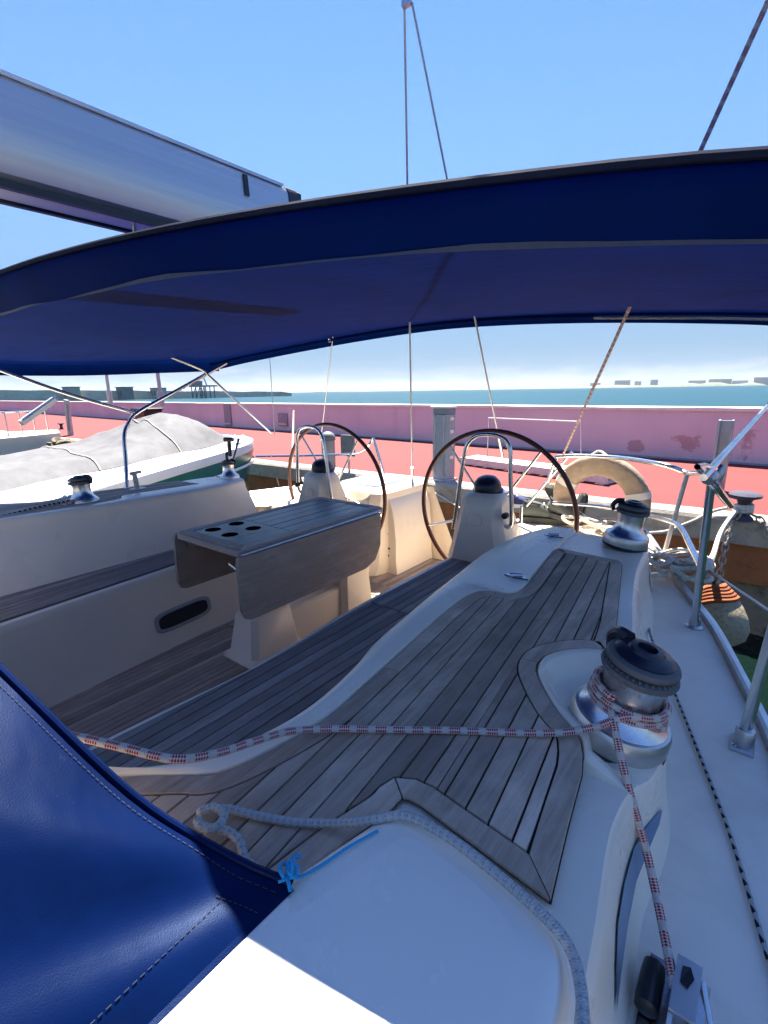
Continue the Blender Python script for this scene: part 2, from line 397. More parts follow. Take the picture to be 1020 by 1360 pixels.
def plank_pieces(region, ang, pitch, off, gap):
    """cut a 2D region into planks running along direction ang (from +Y towards -X); returns polygons"""
    ca, sa = cos(ang), sin(ang)
    uv = [(p[0]*ca+p[1]*sa, -p[0]*sa+p[1]*ca) for p in region]; n = len(uv)
    def cuts(u):
        r = []
        for i in range(n):
            (u0, v0), (u1, v1) = uv[i], uv[(i+1) % n]
            if (u0 <= u < u1) or (u1 <= u < u0): r.append(v0+(v1-v0)*(u-u0)/(u1-u0))
        r.sort(); return [(r[k], r[k+1]) for k in range(0, len(r)-1, 2)]
    lo = min(u for u, v in uv); hi = max(u for u, v in uv); out = []
    i0 = floor((lo-off)/pitch)
    for i in range(i0, i0+200):
        a = off+i*pitch+gap/2; b = off+(i+1)*pitch-gap/2
        if a > hi: break
        S = [a+(b-a)*k/20 for k in range(21)]; cs = [cuts(u) for u in S]
        used = set()
        while True:
            left = [(iv[1]-iv[0], k, j) for k in range(21) for j, iv in enumerate(cs[k]) if (k, j) not in used]
            if not left or max(left)[0] < 0.02: break
            _, best, j0 = max(left); used.add((best, j0)); s0, e0 = cs[best][j0]
            def grow(order):
                s, e = s0, e0; res = []
                for k in order:
                    cand = [(min(e, y)-max(s, x), x, y, j) for j, (x, y) in enumerate(cs[k]) if (k, j) not in used]
                    cand = [c for c in cand if c[0] > 0.003]
                    if not cand: break
                    _, s, e, j = max(cand); res.append((S[k], s, e)); used.add((k, j))
                return res
            seq = grow(range(best-1, -1, -1))[::-1]+[(S[best], s0, e0)]+grow(range(best+1, 21))
            if len(seq) < 2: continue
            poly = [(u, s) for u, s, e in seq]+[(u, e) for u, s, e in seq[::-1]]
            out.append([(u*ca-v*sa, u*sa+v*ca) for u, v in poly])
    return out
def lay_planks(parent, region, z, mat, ang=0.0, pitch=0.045, off=0.0, gap=0.005, th=0.010, name='plank'):
    for poly in plank_pieces(region, ang, pitch, off, gap):
        dz = random.uniform(-0.0006, 0.0006)
        MB().prism(poly, z-th, z+dz, 0.0012).build(name, mat, parent)
def ell(cx, cy, rx, ry, n=24): return [(cx+rx*cos(2*pi*k/n), cy+ry*sin(2*pi*k/n)) for k in range(n)]

# ------------------------------------------------------------------ setting: water, quay, sea wall, far shore
def water_mat(name, col, bscale, strength, rough=0.12, deep=None):
    m, nt, b = new_mat(name); v = coords(nt, (1, 0.45, 1), rand=False)
    n1 = noise(nt, v, bscale, 4, 0.55); n2 = noise(nt, v, bscale*5, 3, 0.6); big = noise(nt, coords(nt, (0.012, 0.004, 1), rand=False), 1.0, 5)
    nt.links.new(ramp(nt, big, [(0.3, tuple(c*0.86 for c in col)), (0.72, tuple(min(1, c*1.12) for c in col))]), b.inputs['Base Color'])
    b.inputs['Roughness'].default_value = rough; b.inputs['IOR'].default_value = 1.33; b.inputs['Specular IOR Level'].default_value = 0.2
    bump(nt, b, math_(nt, 'ADD', n1, math_(nt, 'MULTIPLY', n2, 0.35)), strength, 0.25)
    return m
sea = MB().add([(-9500, -400, -0.06), (9500, -400, -0.06), (9500, 9500, -0.06), (-9500, 9500, -0.06)], [(0, 1, 2, 3)]).build('sea', water_mat('sea_water', (0.003, 0.046, 0.060), 0.6, 0.55, 0.3), origin=(0, 0, -0.06))
props(sea, kind='structure')
hw = MB().add([(-260, -160, 0), (160, -160, 0), (160, 5.9, 0), (-260, 5.9, 0)], [(0, 1, 2, 3)]).build('harbour_water', water_mat('harbour_water', (0.003, 0.010, 0.008), 3.5, 0.35, 0.06), origin=(0, 0, 0))
props(hw, kind='structure')

def red_ground():
    m, nt, b = new_mat('red_quay_paint'); v = coords(nt, rand=False)
    f = noise(nt, v, 0.8, 8, 0.65); g = noise(nt, v, 9.0, 8, 0.7)
    c = ramp(nt, f, [(0.3, (0.120, 0.0150, 0.0145)), (0.7, (0.150, 0.0205, 0.0200))])
    c = mix(nt, ramp(nt, g, [(0.60, 0.0), (0.74, 0.45)]), c, (0.155, 0.07, 0.06))
    st = noise(nt, coords(nt, (0.35, 2.2, 1), rand=False), 1.3, 6)
    c = mix(nt, ramp(nt, st, [(0.56, 0.0), (0.72, 0.35)]), c, (0.11, 0.019, 0.018))
    nt.links.new(c, b.inputs['Base Color']); b.inputs['Roughness'].default_value = 0.9; bump(nt, b, g, 0.2, 0.004)
    return m
def stain_mat(name, c0, c1, stain, scale, amt=0.8, rough=0.9):
    m, nt, b = new_mat(name); v = coords(nt, rand=False)
    f = noise(nt, v, scale, 9, 0.68); g = noise(nt, v, scale*3.3, 8, 0.7)
    c = ramp(nt, f, [(0.3, c0), (0.7, c1)]); c = mix(nt, ramp(nt, g, [(0.50, 0.0), (0.70, amt)]), c, stain)
    nt.links.new(c, b.inputs['Base Color']); b.inputs['Roughness'].default_value = rough; bump(nt, b, math_(nt, 'ADD', f, g), 0.6, 0.02)
    return m
QZ = 1.10
quay = MB(); quay.add([(-80, 5.72, QZ), (40, 5.72, QZ), (40, 14, QZ), (-80, 20, QZ)], [(0, 1, 2, 3)])
quay = props(quay.build('quay_pavement', red_ground(), origin=(0, 6, QZ)), kind='structure')
# the quay edge: worn concrete capping, a rust brown band under it, then dark weedy stone down to the water
def quay_edge():
    rnd = random.Random(3)
    xs = [-80, -40, -24]+[-16+0.5*i for i in range(48)]+[9, 14, 24, 40]
    def strip(name, prof, mat, jit):
        rows = []
        for x in xs:
            rows.append([(x, y+rnd.uniform(-jit, jit), z+rnd.uniform(-jit, jit)*0.6) for y, z in prof])
        return props(MB().loft(rows).build(name, mat, origin=(0, 5.45, 0), angle=25), kind='structure')
    strip('quay_coping', [(5.73, QZ+0.004), (5.60, QZ+0.006), (5.47, QZ+0.002), (5.445, QZ-0.03), (5.45, QZ-0.24), (5.50, QZ-0.25)], stain_mat('worn_concrete', (0.33, 0.30, 0.25), (0.46, 0.42, 0.35), (0.20, 0.16, 0.12), 2.5, 0.7), 0.006)
    strip('quay_rust_band', [(5.50, QZ-0.24), (5.49, QZ-0.25), (5.50, QZ-0.62), (5.56, QZ-0.63)], stain_mat('rust_band', (0.27, 0.09, 0.03), (0.37, 0.15, 0.055), (0.13, 0.06, 0.03), 1.6, 0.8), 0.006)
    strip('quay_footing', [(5.56, QZ-0.60), (5.55, QZ-0.63), (5.52, QZ-0.95), (5.42, QZ-1.3), (5.3, -0.6)], stain_mat('weedy_stone', (0.15, 0.13, 0.09), (0.24, 0.21, 0.14), (0.025, 0.03, 0.02), 2.2, 0.95), 0.02)
quay_edge()

def wall_y(x): return 9.37-0.092*x
def seawall():
    t = thing('sea_wall', (-8, wall_y(-8), QZ), 'long pink painted sea wall with white coping behind the red quay', 'wall')
    m, nt, b = new_mat('pink_wall_paint'); v = coords(nt, rand=False)
    f = noise(nt, v, 0.7, 7, 0.6); g = noise(nt, v, 3.1, 9, 0.72)
    sx = node(nt, 'ShaderNodeSeparateXYZ'); nt.links.new(coords(nt, rand=False), sx.inputs[0])
    c = ramp(nt, f, [(0.3, (0.62, 0.475, 0.52)), (0.7, (0.72, 0.565, 0.605))])
    # peeled paint, more of it low down and towards the near end
    near = node(nt, 'ShaderNodeMapRange'); near.inputs['From Min'].default_value = 0.0; near.inputs['From Max'].default_value = 7.5; nt.links.new(sx.outputs['X'], near.inputs['Value'])
    low = node(nt, 'ShaderNodeMapRange'); low.inputs['From Min'].default_value = 0.75; low.inputs['From Max'].default_value = 0.15; nt.links.new(sx.outputs['Z'], low.inputs['Value'])
    thr = math_(nt, 'ADD', g, math_(nt, 'MULTIPLY', math_(nt, 'MULTIPLY', near.outputs[0], low.outputs[0]), 0.13))
    for (cx_, cz_, rx_, rz_) in ((6.95, 0.32, 0.32, 0.20), (6.15, 0.19, 0.22, 0.14), (7.76, 0.32, 0.12, 0.30)):
        dx = math_(nt, 'DIVIDE', math_(nt, 'SUBTRACT', sx.outputs['X'], cx_), rx_); dz = math_(nt, 'DIVIDE', math_(nt, 'SUBTRACT', sx.outputs['Z'], cz_), rz_)
        d2 = math_(nt, 'ADD', math_(nt, 'MULTIPLY', dx, dx), math_(nt, 'MULTIPLY', dz, dz))
        thr = math_(nt, 'ADD', thr, math_(nt, 'MULTIPLY', math_(nt, 'MAXIMUM', math_(nt, 'SUBTRACT', 1.0, d2), 0.0), 0.22))
    c = mix(nt, ramp(nt, thr, [(0.70, 0.0), (0.74, 0.62)]), c, (0.36, 0.18, 0.17))
    drip = noise(nt, coords(nt, (3.0, 3.0, 0.3), rand=False), 1.0, 6); c = mix(nt, ramp(nt, drip, [(0.55, 0.0), (0.75, 0.25)]), c, (0.42, 0.27, 0.34))
    nt.links.new(c, b.inputs['Base Color']); b.inputs['Roughness'].default_value = 0.85; bump(nt, b, g, 0.3, 0.01)
    x0, x1 = -78, 38; h = 0.86
    rows = []
    for x in [x0, -40, -25]+[-20+0.8*i for i in range(44)]+[18, 26, x1]:
        y = wall_y(x); rows.append([(x, y, QZ-0.3), (x, y, QZ+h-0.055), (x, y+0.35, QZ+h-0.055), (x, y+0.35, -0.4)])
    MB().loft(rows, capends=True).build('wall_face', m, t)
    rows = []; rnd = random.Random(5)
    for x in [x0, -40, -25]+[-20+0.8*i for i in range(44)]+[18, 26, x1]:
        y = wall_y(x); j = rnd.uniform(-0.006, 0.006)
        rows.append([(x, y-0.03, QZ+h-0.053), (x, y-0.032, QZ+h-0.004+j), (x, y-0.02, QZ+h+0.006+j), (x, y+0.36, QZ+h+0.006), (x, y+0.38, QZ+h-0.053)])
    MB().loft(rows, capends=True).build('coping', stain_mat('white_coping', (0.66, 0.64, 0.60), (0.78, 0.77, 0.74), (0.5, 0.42, 0.36), 4, 0.4), t)
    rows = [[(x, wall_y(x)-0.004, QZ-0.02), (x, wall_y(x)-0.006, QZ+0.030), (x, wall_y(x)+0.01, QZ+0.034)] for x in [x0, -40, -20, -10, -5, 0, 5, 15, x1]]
    MB().loft(rows).build('wall_foot_shadow', stain_mat('wall_foot_shadow_grey', (0.28, 0.28, 0.34), (0.36, 0.36, 0.42), (0.2, 0.19, 0.2), 5, 0.6), t)  # thin grey strip stands in for the wall's shadow line at its foot
seawall()

# far shore across the water on the right, and the breakwater with harbour works on the left
def strip_land(name, pts, mat, depth):
    rows = []
    for (x, y, h) in pts: rows.append([(x, y-depth*0.1, -1), (x, y, h*0.55), (x, y+depth*0.25, h), (x, y+depth, h*0.6), (x, y+depth, -1)])
    return props(MB().loft(rows).build(name, mat), kind='structure')
rnd = random.Random(11)
shore_m = stain_mat('shore_scrub', (0.075, 0.10, 0.07), (0.14, 0.15, 0.11), (0.05, 0.075, 0.05), 0.02, 0.8)
pts = []
for i in range(90):
    a = radians(-46+i*0.85); d = 3100+500*sin(i*0.11); hgt = (3.5+12*max(0, min(1, (i-10)/35)))*rnd.uniform(0.45, 1.15)
    pts.append((d*sin(a), d*cos(a), hgt))
strip_land('far_shore', pts, shore_m, 260)
bw_m = stain_mat('breakwater_stone', (0.52, 0.44, 0.34), (0.62, 0.54, 0.43), (0.34, 0.29, 0.23), 0.25, 0.8)
bwp = [(-275+1.0*i, 62+i*9.2+rnd.uniform(-0.6, 0.6), 5.6-0.17*i+rnd.uniform(-0.25, 0.25)) for i in range(18)]
strip_land('breakwater', [(-300, -120, 6), (-285, -20, 6)]+bwp, bw_m, 12)
def box_house(name, x, y, w, d, h, col, label, cat, group=None, windows=True, roof=None):
    t = thing(name, (x, y, 0), label, cat, group)
    wm = M.setdefault('house%s' % (col,), simple('render_%d' % len(M), col, 0.85, var=0.08, scale=0.3))
    MB().box((x-w/2, y-d/2, 0), (x+w/2, y+d/2, h)).build('wall', wm, t, smooth=False)
    rm = M.setdefault('farroof', simple('far_roof', (0.24, 0.17, 0.14), 0.9)); MB().box((x-w/2-0.4, y-d/2-0.4, h), (x+w/2+0.4, y+d/2+0.4, h+max(0.25, h*0.05))).build('roof', rm, t, smooth=False)
    if windows:
        gm = M.setdefault('farwin', simple('far_window', (0.05, 0.07, 0.09), 0.3)); wb = MB()
        nx = max(2, int(w/6)); nz_ = max(1, int(h/4))
        for i in range(nx):
            for k in range(nz_):
                cx = x-w/2+w*(i+0.5)/nx; cz = h*(k+0.55)/nz_; wb.box((cx-w/nx*0.25, y-d/2-0.06, cz-h/nz_*0.22), (cx+w/nx*0.25, y-d/2+0.05, cz+h/nz_*0.22))
        o = wb.build('window_rows', gm, t, smooth=False); o['kind'] = 'stuff'
    return t
FAR = [(790, 2900, 46, 24, (0.40, 0.40, 0.40)), (826, 2900, 70, 34, (0.30, 0.31, 0.33)), (846, 2900, 26, 28, (0.44, 0.42, 0.40)), (868, 2900, 30, 34, (0.34, 0.35, 0.37)),
       (925, 2900, 70, 26, (0.36, 0.37, 0.38)), (955, 2900, 90, 30, (0.30, 0.31, 0.33)), (982, 2900, 60, 22, (0.42, 0.41, 0.39)), (1008, 2900, 60, 34, (0.31, 0.32, 0.34))]
for (px, d, w, h, col), (X, Y) in zip(FAR, [(-760, 2800), (-635, 2830), (-565, 2845), (-493, 2860), (-310, 2880), (-217, 2890), (-139, 2897), (-58, 2900)]):
    nm = {(-760): 'lowest block at the seaward end of', (-635): 'wide dark block in', (-565): 'narrow pale block in', (-493): 'slim grey tower in', (-310): 'mid grey flat block in', (-217): 'broadest dark block in', (-139): 'pale low block in', (-58): 'tall dark block at the inland end of'}[X]
    box_house('apartment_building', X, Y, w, 24, h, col, nm+' the far shore skyline', 'building', 'buildings on the far shore', windows=False)

# thin sea air: far things fade to blue
hb = MB().box((-10500, -1500, -2.0), (10500, 10500, 160)).build('haze', bpy.data.materials.new('sea_air'), smooth=False)
def haze_mat():
    m = hb.data.materials[0]; m.use_nodes = True; nt = m.node_tree; nt.nodes.clear()
    o = nt.nodes.new('ShaderNodeOutputMaterial'); v = nt.nodes.new('ShaderNodeVolumePrincipled'); v.inputs['Color'].default_value = (0.80, 0.90, 1.0, 1); v.inputs['Density'].default_value = 0.00005; v.inputs['Anisotropy'].default_value = 0.2
    nt.links.new(v.outputs[0], o.inputs['Volume'])
haze_mat(); props(hb, kind='stuff')
# ------------------------------------------------------------------ the yacht
yacht = thing('sailing_yacht', (CX, 1.5, 0), 'white sailing yacht with grey teak cockpit and twin helms moored to the quay', 'sailing yacht')
CR = 1.632                                    # coaming moulding, its teak stands 12 mm proud
TK = 1.644
left_edge = [(-0.90, 0.22), (-0.82, 0.29), (-0.74, 0.355), (-0.688, 0.405), (-0.653, 0.55), (-0.648, 0.65), (-0.661, 0.775), (-0.680, 0.955), (-0.7045, 1.187), (-0.712, 1.34)]
notch = [(-0.700, 1.395), (-0.665, 1.425), (-0.615, 1.432), (-0.588, 1.47), (-0.588, 1.55)]
left_aft = [(-0.644, 1.985), (-0.634, 2.008)]
right_edge = [(-0.392, 1.985), (-0.374, 1.955), (-0.268, 1.414), (-0.250, 1.285)]
pod_in = [(-0.2534, 1.244), (-0.300, 1.222), (-0.343, 1.178), (-0.3712, 1.1208), (-0.3659, 1.0562), (-0.3308, 0.997), (-0.270, 0.9245), (-0.2122, 0.8756), (-0.1872, 0.8238)]
right_near = [(-0.1752, 0.7783), (-0.160, 0.655), (-0.141, 0.524)]
block_edge = [(-0.37, 0.551), (-0.3975, 0.545), (-0.3996, 0.5087), (-0.4215, 0.4107), (-0.44, 0.27), (-0.45, 0.17)]
rim = [(-1.02, 0.21), (-0.93, 0.245), (-0.8504, 0.287), (-0.7817, 0.357), (-0.7373, 0.439), (-0.714, 0.529), (-0.711, 0.650), (-0.735, 0.80), (-0.772, 0.939), (-0.812, 1.225), (-0.838, 1.451), (-0.871, 1.764), (-0.868, 1.95), (-0.8535, 2.109), (-0.79, 2.30)]
crest = [(-0.36, 2.33, 1.625), (-0.345, 2.2, 1.628), (-0.325, 1.95, 1.628), (-0.285, 1.70, 1.628), (-0.235, 1.45, 1.626), (-0.200, 1.30, 1.62), (-0.155, 1.215, 1.602), (-0.108, 1.12, 1.594), (-0.082, 1.0, 1.590), (-0.086, 0.90, 1.594), (-0.108, 0.82, 1.612), (-0.112, 0.70, 1.624), (-0.092, 0.55, 1.628), (-0.078, 0.42, 1.628), (-0.062, 0.25, 1.628), (-0.055, -0.1, 1.628), (-0.02, -0.8, 1.628), (0.0, -1.6, 1.628)]
crease = [(-0.325, 2.36), (-0.285, 2.2), (-0.245, 1.95), (-0.205, 1.70), (-0.16, 1.45), (-0.125, 1.30), (-0.096, 1.20), (-0.068, 1.10), (-0.048, 1.0), (-0.048, 0.90), (-0.058, 0.80), (-0.052, 0.70), (-0.040, 0.55), (-0.030, 0.42), (-0.018, 0.25), (0.0, -0.1), (0.04, -0.8), (0.06, -1.6)]
s2 = lambda pts, k=5: [tuple(p)[:2] for p in smooth([(p[0], p[1], 0) for p in pts], k)]
SL, SN, SP, SR, SX = s2(left_edge), s2(notch), s2(pod_in), s2(right_near, 4), s2(block_edge, 3)
teak_outline = SL+SN+left_aft+right_edge+SP+SR+SX          # clockwise seen from above
SC_, SD = s2(crest, 3), s2(crease, 3)
crz = [tuple(p)[2] for p in smooth([(p[2], 0, p[2]) for p in crest], 3)]

def tess(mb, poly, z, holes=()):
    from mathutils.geometry import tessellate_polygon
    loops = [[Vector((p[0], p[1], z)) for p in poly]]
    tris = tessellate_polygon(loops); mb.add([(p[0], p[1], z if len(p) < 3 else p[2]) for p in poly], [tuple(t) for t in tris])
def coaming(parent, f, window):
    """f maps right-hand geometry to either side of the boat"""
    mb = MB()
    # flat under the teak and out to the crest, leaving out the winch pod
    i0 = min(range(len(SC_)), key=lambda i: abs(SC_[i][1]-1.262)); i1 = min(range(len(SC_)), key=lambda i: abs(SC_[i][1]-0.822))
    inner = SL+SN+[(-0.644, 1.985), (-0.655, 2.10), (-0.66, 2.32)]
    top = inner+[(SC_[i][0], SC_[i][1], crz[i]) for i in range(0, i0+1)]+SP+[(SC_[i][0], SC_[i][1], crz[i]) for i in range(i1, len(SC_))]+[(-0.45, -1.6)]+SX[::-1][:2][::-1]
    tess(mb, [(*f((p[0], p[1])), p[2] if len(p) > 2 else CR) for p in top], CR)
    # lip along the cockpit side: rolled over, then the seat back down to the bench
    n = 60; A = resample([(p[0], p[1], 0) for p in SL+SN+[(-0.60, 1.62), (-0.644, 1.985), (-0.655, 2.10), (-0.66, 2.32)]], n); B = resample(smooth([(p[0], p[1], 0) for p in rim], 5), n)
    rows = []
    for a, b in zip(A, B):
        y = b.y; bx = -0.985
        d = (b-a); w = d.length; dn = d.normalized() if w > 1e-6 else Vector((-1, 0, 0))
        e = min(0.022, w*0.3)
        pts = [(a.x, a.y, CR), (a.x+dn.x*0.006, a.y+dn.y*0.006, CR+0.013)]
        pts += [(a.x+d.x*0.5, a.y+d.y*0.5, CR+0.019), (b.x-dn.x*e, b.y-dn.y*e, CR+0.016), (b.x-dn.x*e*0.3, b.y-dn.y*e*0.3, CR+0.006), (b.x, b.y, CR-0.016), (b.x-0.010, b.y, CR-0.05), (b.x*0.75+bx*0.25-0.01, b.y, 1.52), (bx+0.005, b.y, 1.335), (bx-0.015, b.y, 1.30)]
        rows.append([f(p) for p in pts])
    mb.loft(rows)
    # outboard shoulder rolling down to the side deck
    rows = []
    for (cx, cy), z, (dx, dy) in zip(SC_, crz, SD):
        base = z
        r = [(cx, cy, base)]
        for t in (0.25, 0.45, 0.62, 0.78, 0.92, 1.0):
            h = (1-t**2.6); r.append((cx+(dx-cx)*(0.15*t+0.85*(1-sqrt(max(0, 1-t*t)))*0.55+0.3*t*0.85), cy+(dy-cy)*t, 1.40+(base-1.40)*h))
        r[-1] = (dx, dy, 1.399)
        rows.append([f(p) for p in r])
    mb.loft(rows)
    # aft end of the coaming down to the stern deck
    aft = [(-0.79, 2.30), (-0.66, 2.32), (-0.36, 2.33), (-0.325, 2.36)]
    rows = [[f((x, y, CR if i < 3 else 1.42)) for i, (x, y) in enumerate(aft)], [f((x, y+0.03, CR-0.02 if i < 3 else 1.42)) for i, (x, y) in enumerate(aft)], [f((x, y+0.05, 1.30)) for x, y in aft]]
    mb.loft(rows)
    mb.build('coaming_moulding', M['gel'], parent, angle=50)
    # winch pod: a rolled lip and a scooped floor open to the outboard side
    mb = MB(); c = Vector((-0.165, 1.0, 0)); outer = [SC_[i] for i in range(i0, i1+1)]; oz = [crz[i] for i in range(i0, i1+1)]
    loop = [(p[0], p[1], CR) for p in SP[::-1]]
    for t_, z_ in ():
        pass
    lip = []
    ext_ = [(Vector((*outer[0], oz[0])).lerp(Vector((*SP[0], CR)), k/5), k/5) for k in range(5)]+[(Vector((*p, CR)), 1.0) for p in SP]+[(Vector((*SP[-1], CR)).lerp(Vector((*outer[-1], oz[-1])), k/5), 1-k/5) for k in range(1, 6)]
    for q3, am in ext_:
        q = Vector((q3.x, q3.y, 0)); d = (c-q).normalized(); zq = q3.z; fl = lambda z: zq+(z-CR)*am if zq+(z-CR)*am > 1.588 else 1.588
        lip.append([f((q.x, q.y, zq)), f((q.x+d.x*0.004, q.y+d.y*0.004, fl(CR+0.013))), f((q.x+d.x*0.014, q.y+d.y*0.014, fl(CR+0.017))), f((q.x+d.x*0.026, q.y+d.y*0.026, fl(CR+0.010))), f((q.x+d.x*0.040, q.y+d.y*0.040, fl(1.612))), f((q.x+d.x*0.058, q.y+d.y*0.058, fl(1.596))), f((c.x+(q.x-c.x)*0.45, c.y+(q.y-c.y)*0.45, 1.590)), f((c.x, c.y, 1.588))])
    mb.loft(lip)
    no = len(outer); fan = [f((c.x, c.y, 1.588))]+[f((p[0], p[1], z)) for p, z in zip(outer, oz)]
    mb.add(fan, [(0, i, i+1) for i in range(1, no)])
    mb.build('winch_pod', M['gel'], parent, angle=60)
    # black bedding under the teak, the margin planks and the straight planks
    B2 = teak_outline[::-1]                                        # counter-clockwise
    mb = MB(); inset = offset_poly(B2, 0.001); tess(mb, [f(p) for p in inset], CR+0.006); mb.build('caulking', M['caulk'], parent, smooth=False)
    keep = []
    for i, p in enumerate(B2):
        near = False
        for q in ((-0.141, 0.524), (-0.634, 2.008), (-0.644, 1.985), (-0.392, 1.985), (-0.374, 1.955)):
            d = (Vector(p)-Vector(q)).length
            if 1e-4 < d < 0.062 and tuple(p) not in ((-0.634, 2.008), (-0.644, 1.985), (-0.392, 1.985), (-0.374, 1.955)): near = True
        if not near: keep.append(p)
    B2 = keep
    W_ = 0.043; o1 = offset_poly(B2, 0.003); o2 = offset_poly(B2, W_); n = len(B2)
    cuts = []; run = 0.0; start = 0; pieces = []
    for i in range(n):
        a, b, cc = Vector(B2[i-1]), Vector(B2[i]), Vector(B2[(i+1) % n]); 
        tn = abs((b-a).angle_signed(cc-b)) if (b-a).length > 1e-6 and (cc-b).length > 1e-6 else 0
        run += (b-a).length
        if (tn > radians(38) and run > 0.08) or run > 0.62: cuts.append(i); run = 0
    for k, i in enumerate(cuts):
        j = cuts[(k+1) % len(cuts)]; idx = []; q = i
        while True:
            idx.append(q)
            if q == j: break
            q = (q+1) % n
        if len(idx) < 2: continue
        A_ = [Vector(o1[q]) for q in idx]; Bb = [Vector(o2[q]) for q in idx]
        for S, sgn in ((A_, 1), (Bb, 1)):
            if (S[1]-S[0]).length > 0.008: S[0] = S[0]+(S[1]-S[0]).normalized()*0.0016
            if (S[-2]-S[-1]).length > 0.008: S[-1] = S[-1]+(S[-2]-S[-1]).normalized()*0.0016
        rows = []
        for p, q in zip(A_, Bb):
            d = (q-p).normalized()*0.0015
            rows.append([f((p.x, p.y, TK-0.01)), f((p.x, p.y, TK-0.0012)), f((p.x+d.x, p.y+d.y, TK)), f((q.x-d.x, q.y-d.y, TK)), f((q.x, q.y, TK-0.0012)), f((q.x, q.y, TK-0.01))])
        MB().loft(rows, capends=True).build('margin_plank', M['teakdeck'], parent, angle=30)
    reg = [f(p) for p in offset_poly(B2, W_+0.004)]
    s = 1 if f((1, 0))[0] > 0 else -1
    lay_planks(parent, reg, TK, M['teakdeck'], radians(6.6)*s, 0.0412, 0.012, 0.0038)
ident = lambda p: tuple(p)
cr = part_empty('coaming', yacht); cr['label'] = 'teak topped coaming deck with the big near winch'
coaming(cr, ident, True)
cl = part_empty('coaming', yacht); coaming(cl, mir, False)
for (p0, p1) in (((-3.287, 1.777, 1.615), (-3.067, 1.687, 1.420)), ((-3.135, 2.568, 1.615), (-3.080, 2.556, 1.460))):
    yy = p0[1]; pts = [mir((x, yy, z)) for x, z in ((-0.848, 1.628), (-0.858, 1.60), (-0.869, 1.575), (-0.885, 1.52), (-0.925, 1.43), (-0.972, 1.34))]
    MB().tube(smooth(pts, 3), 0.0022, 6).build('joint_line', M['recessframe'], cl)

# locker lid line with its two chrome hinges on the near coaming
hm = MB(); hm.loft([[(-0.76+0.02*k, y, CR+0.012+(0.006 if k in (1, 2) else 0)) for k in range(4)] for y in (1.50, 1.6, 2.0, 2.14)]); hm.build('locker_lid', M['gel'], yacht)
for c_ in ((-0.642, 1.574, 1.650), (-0.707, 2.141, 1.650)):
    mb = MB()
    mb.prism([(c_[0]+0.035*cos(a)*(1.3 if abs(cos(a)) > 0.7 else 0.7), c_[1]+0.016*sin(a)) for a in [2*pi*k/14 for k in range(14)]], CR+0.010, CR+0.021, 0.004)
    mb.tube([(c_[0]-0.02, c_[1]-0.012, CR+0.024), (c_[0]+0.02, c_[1]+0.012, CR+0.024)], 0.007, 8)
    mb.build('hinge', M['steel'], yacht)

# blue window strip let into the shoulder beside the cabin
wb = MB(); rows = []
for (y, zt, zb) in [(0.93, 1.515, 1.51), (0.91, 1.522, 1.495), (0.86, 1.530, 1.478), (0.79, 1.534, 1.466), (0.71, 1.535, 1.456), (0.64, 1.534, 1.450), (0.605, 1.500, 1.447), (0.59, 1.46, 1.446)]:
    r = []
    i = next(i for i in range(len(SC_)-1) if SC_[i+1][1] <= y <= SC_[i][1]); w_ = (SC_[i][1]-y)/(SC_[i][1]-SC_[i+1][1])
    (cx, cy), (dx, dy) = Vector(SC_[i]).lerp(Vector(SC_[i+1]), w_), Vector(SD[i]).lerp(Vector(SD[i+1]), w_); bz = crz[i]+(crz[i+1]-crz[i])*w_
    for k in range(5):
        z = zt+(zb-zt)*k/4; t = max(0, 1-(z-1.40)/(bz-1.40))**(1/2.6); x = cx+(dx-cx)*(0.15*t+0.85*(1-sqrt(max(0, 1-t*t)))*0.55+0.3*t*0.85)
        r.append((x+0.0035, y+(dy-cy)*t*0.0, z))
    rows.append(r)
wb.loft(rows); wb.build('cabin_window', M['glass'], yacht, angle=60)

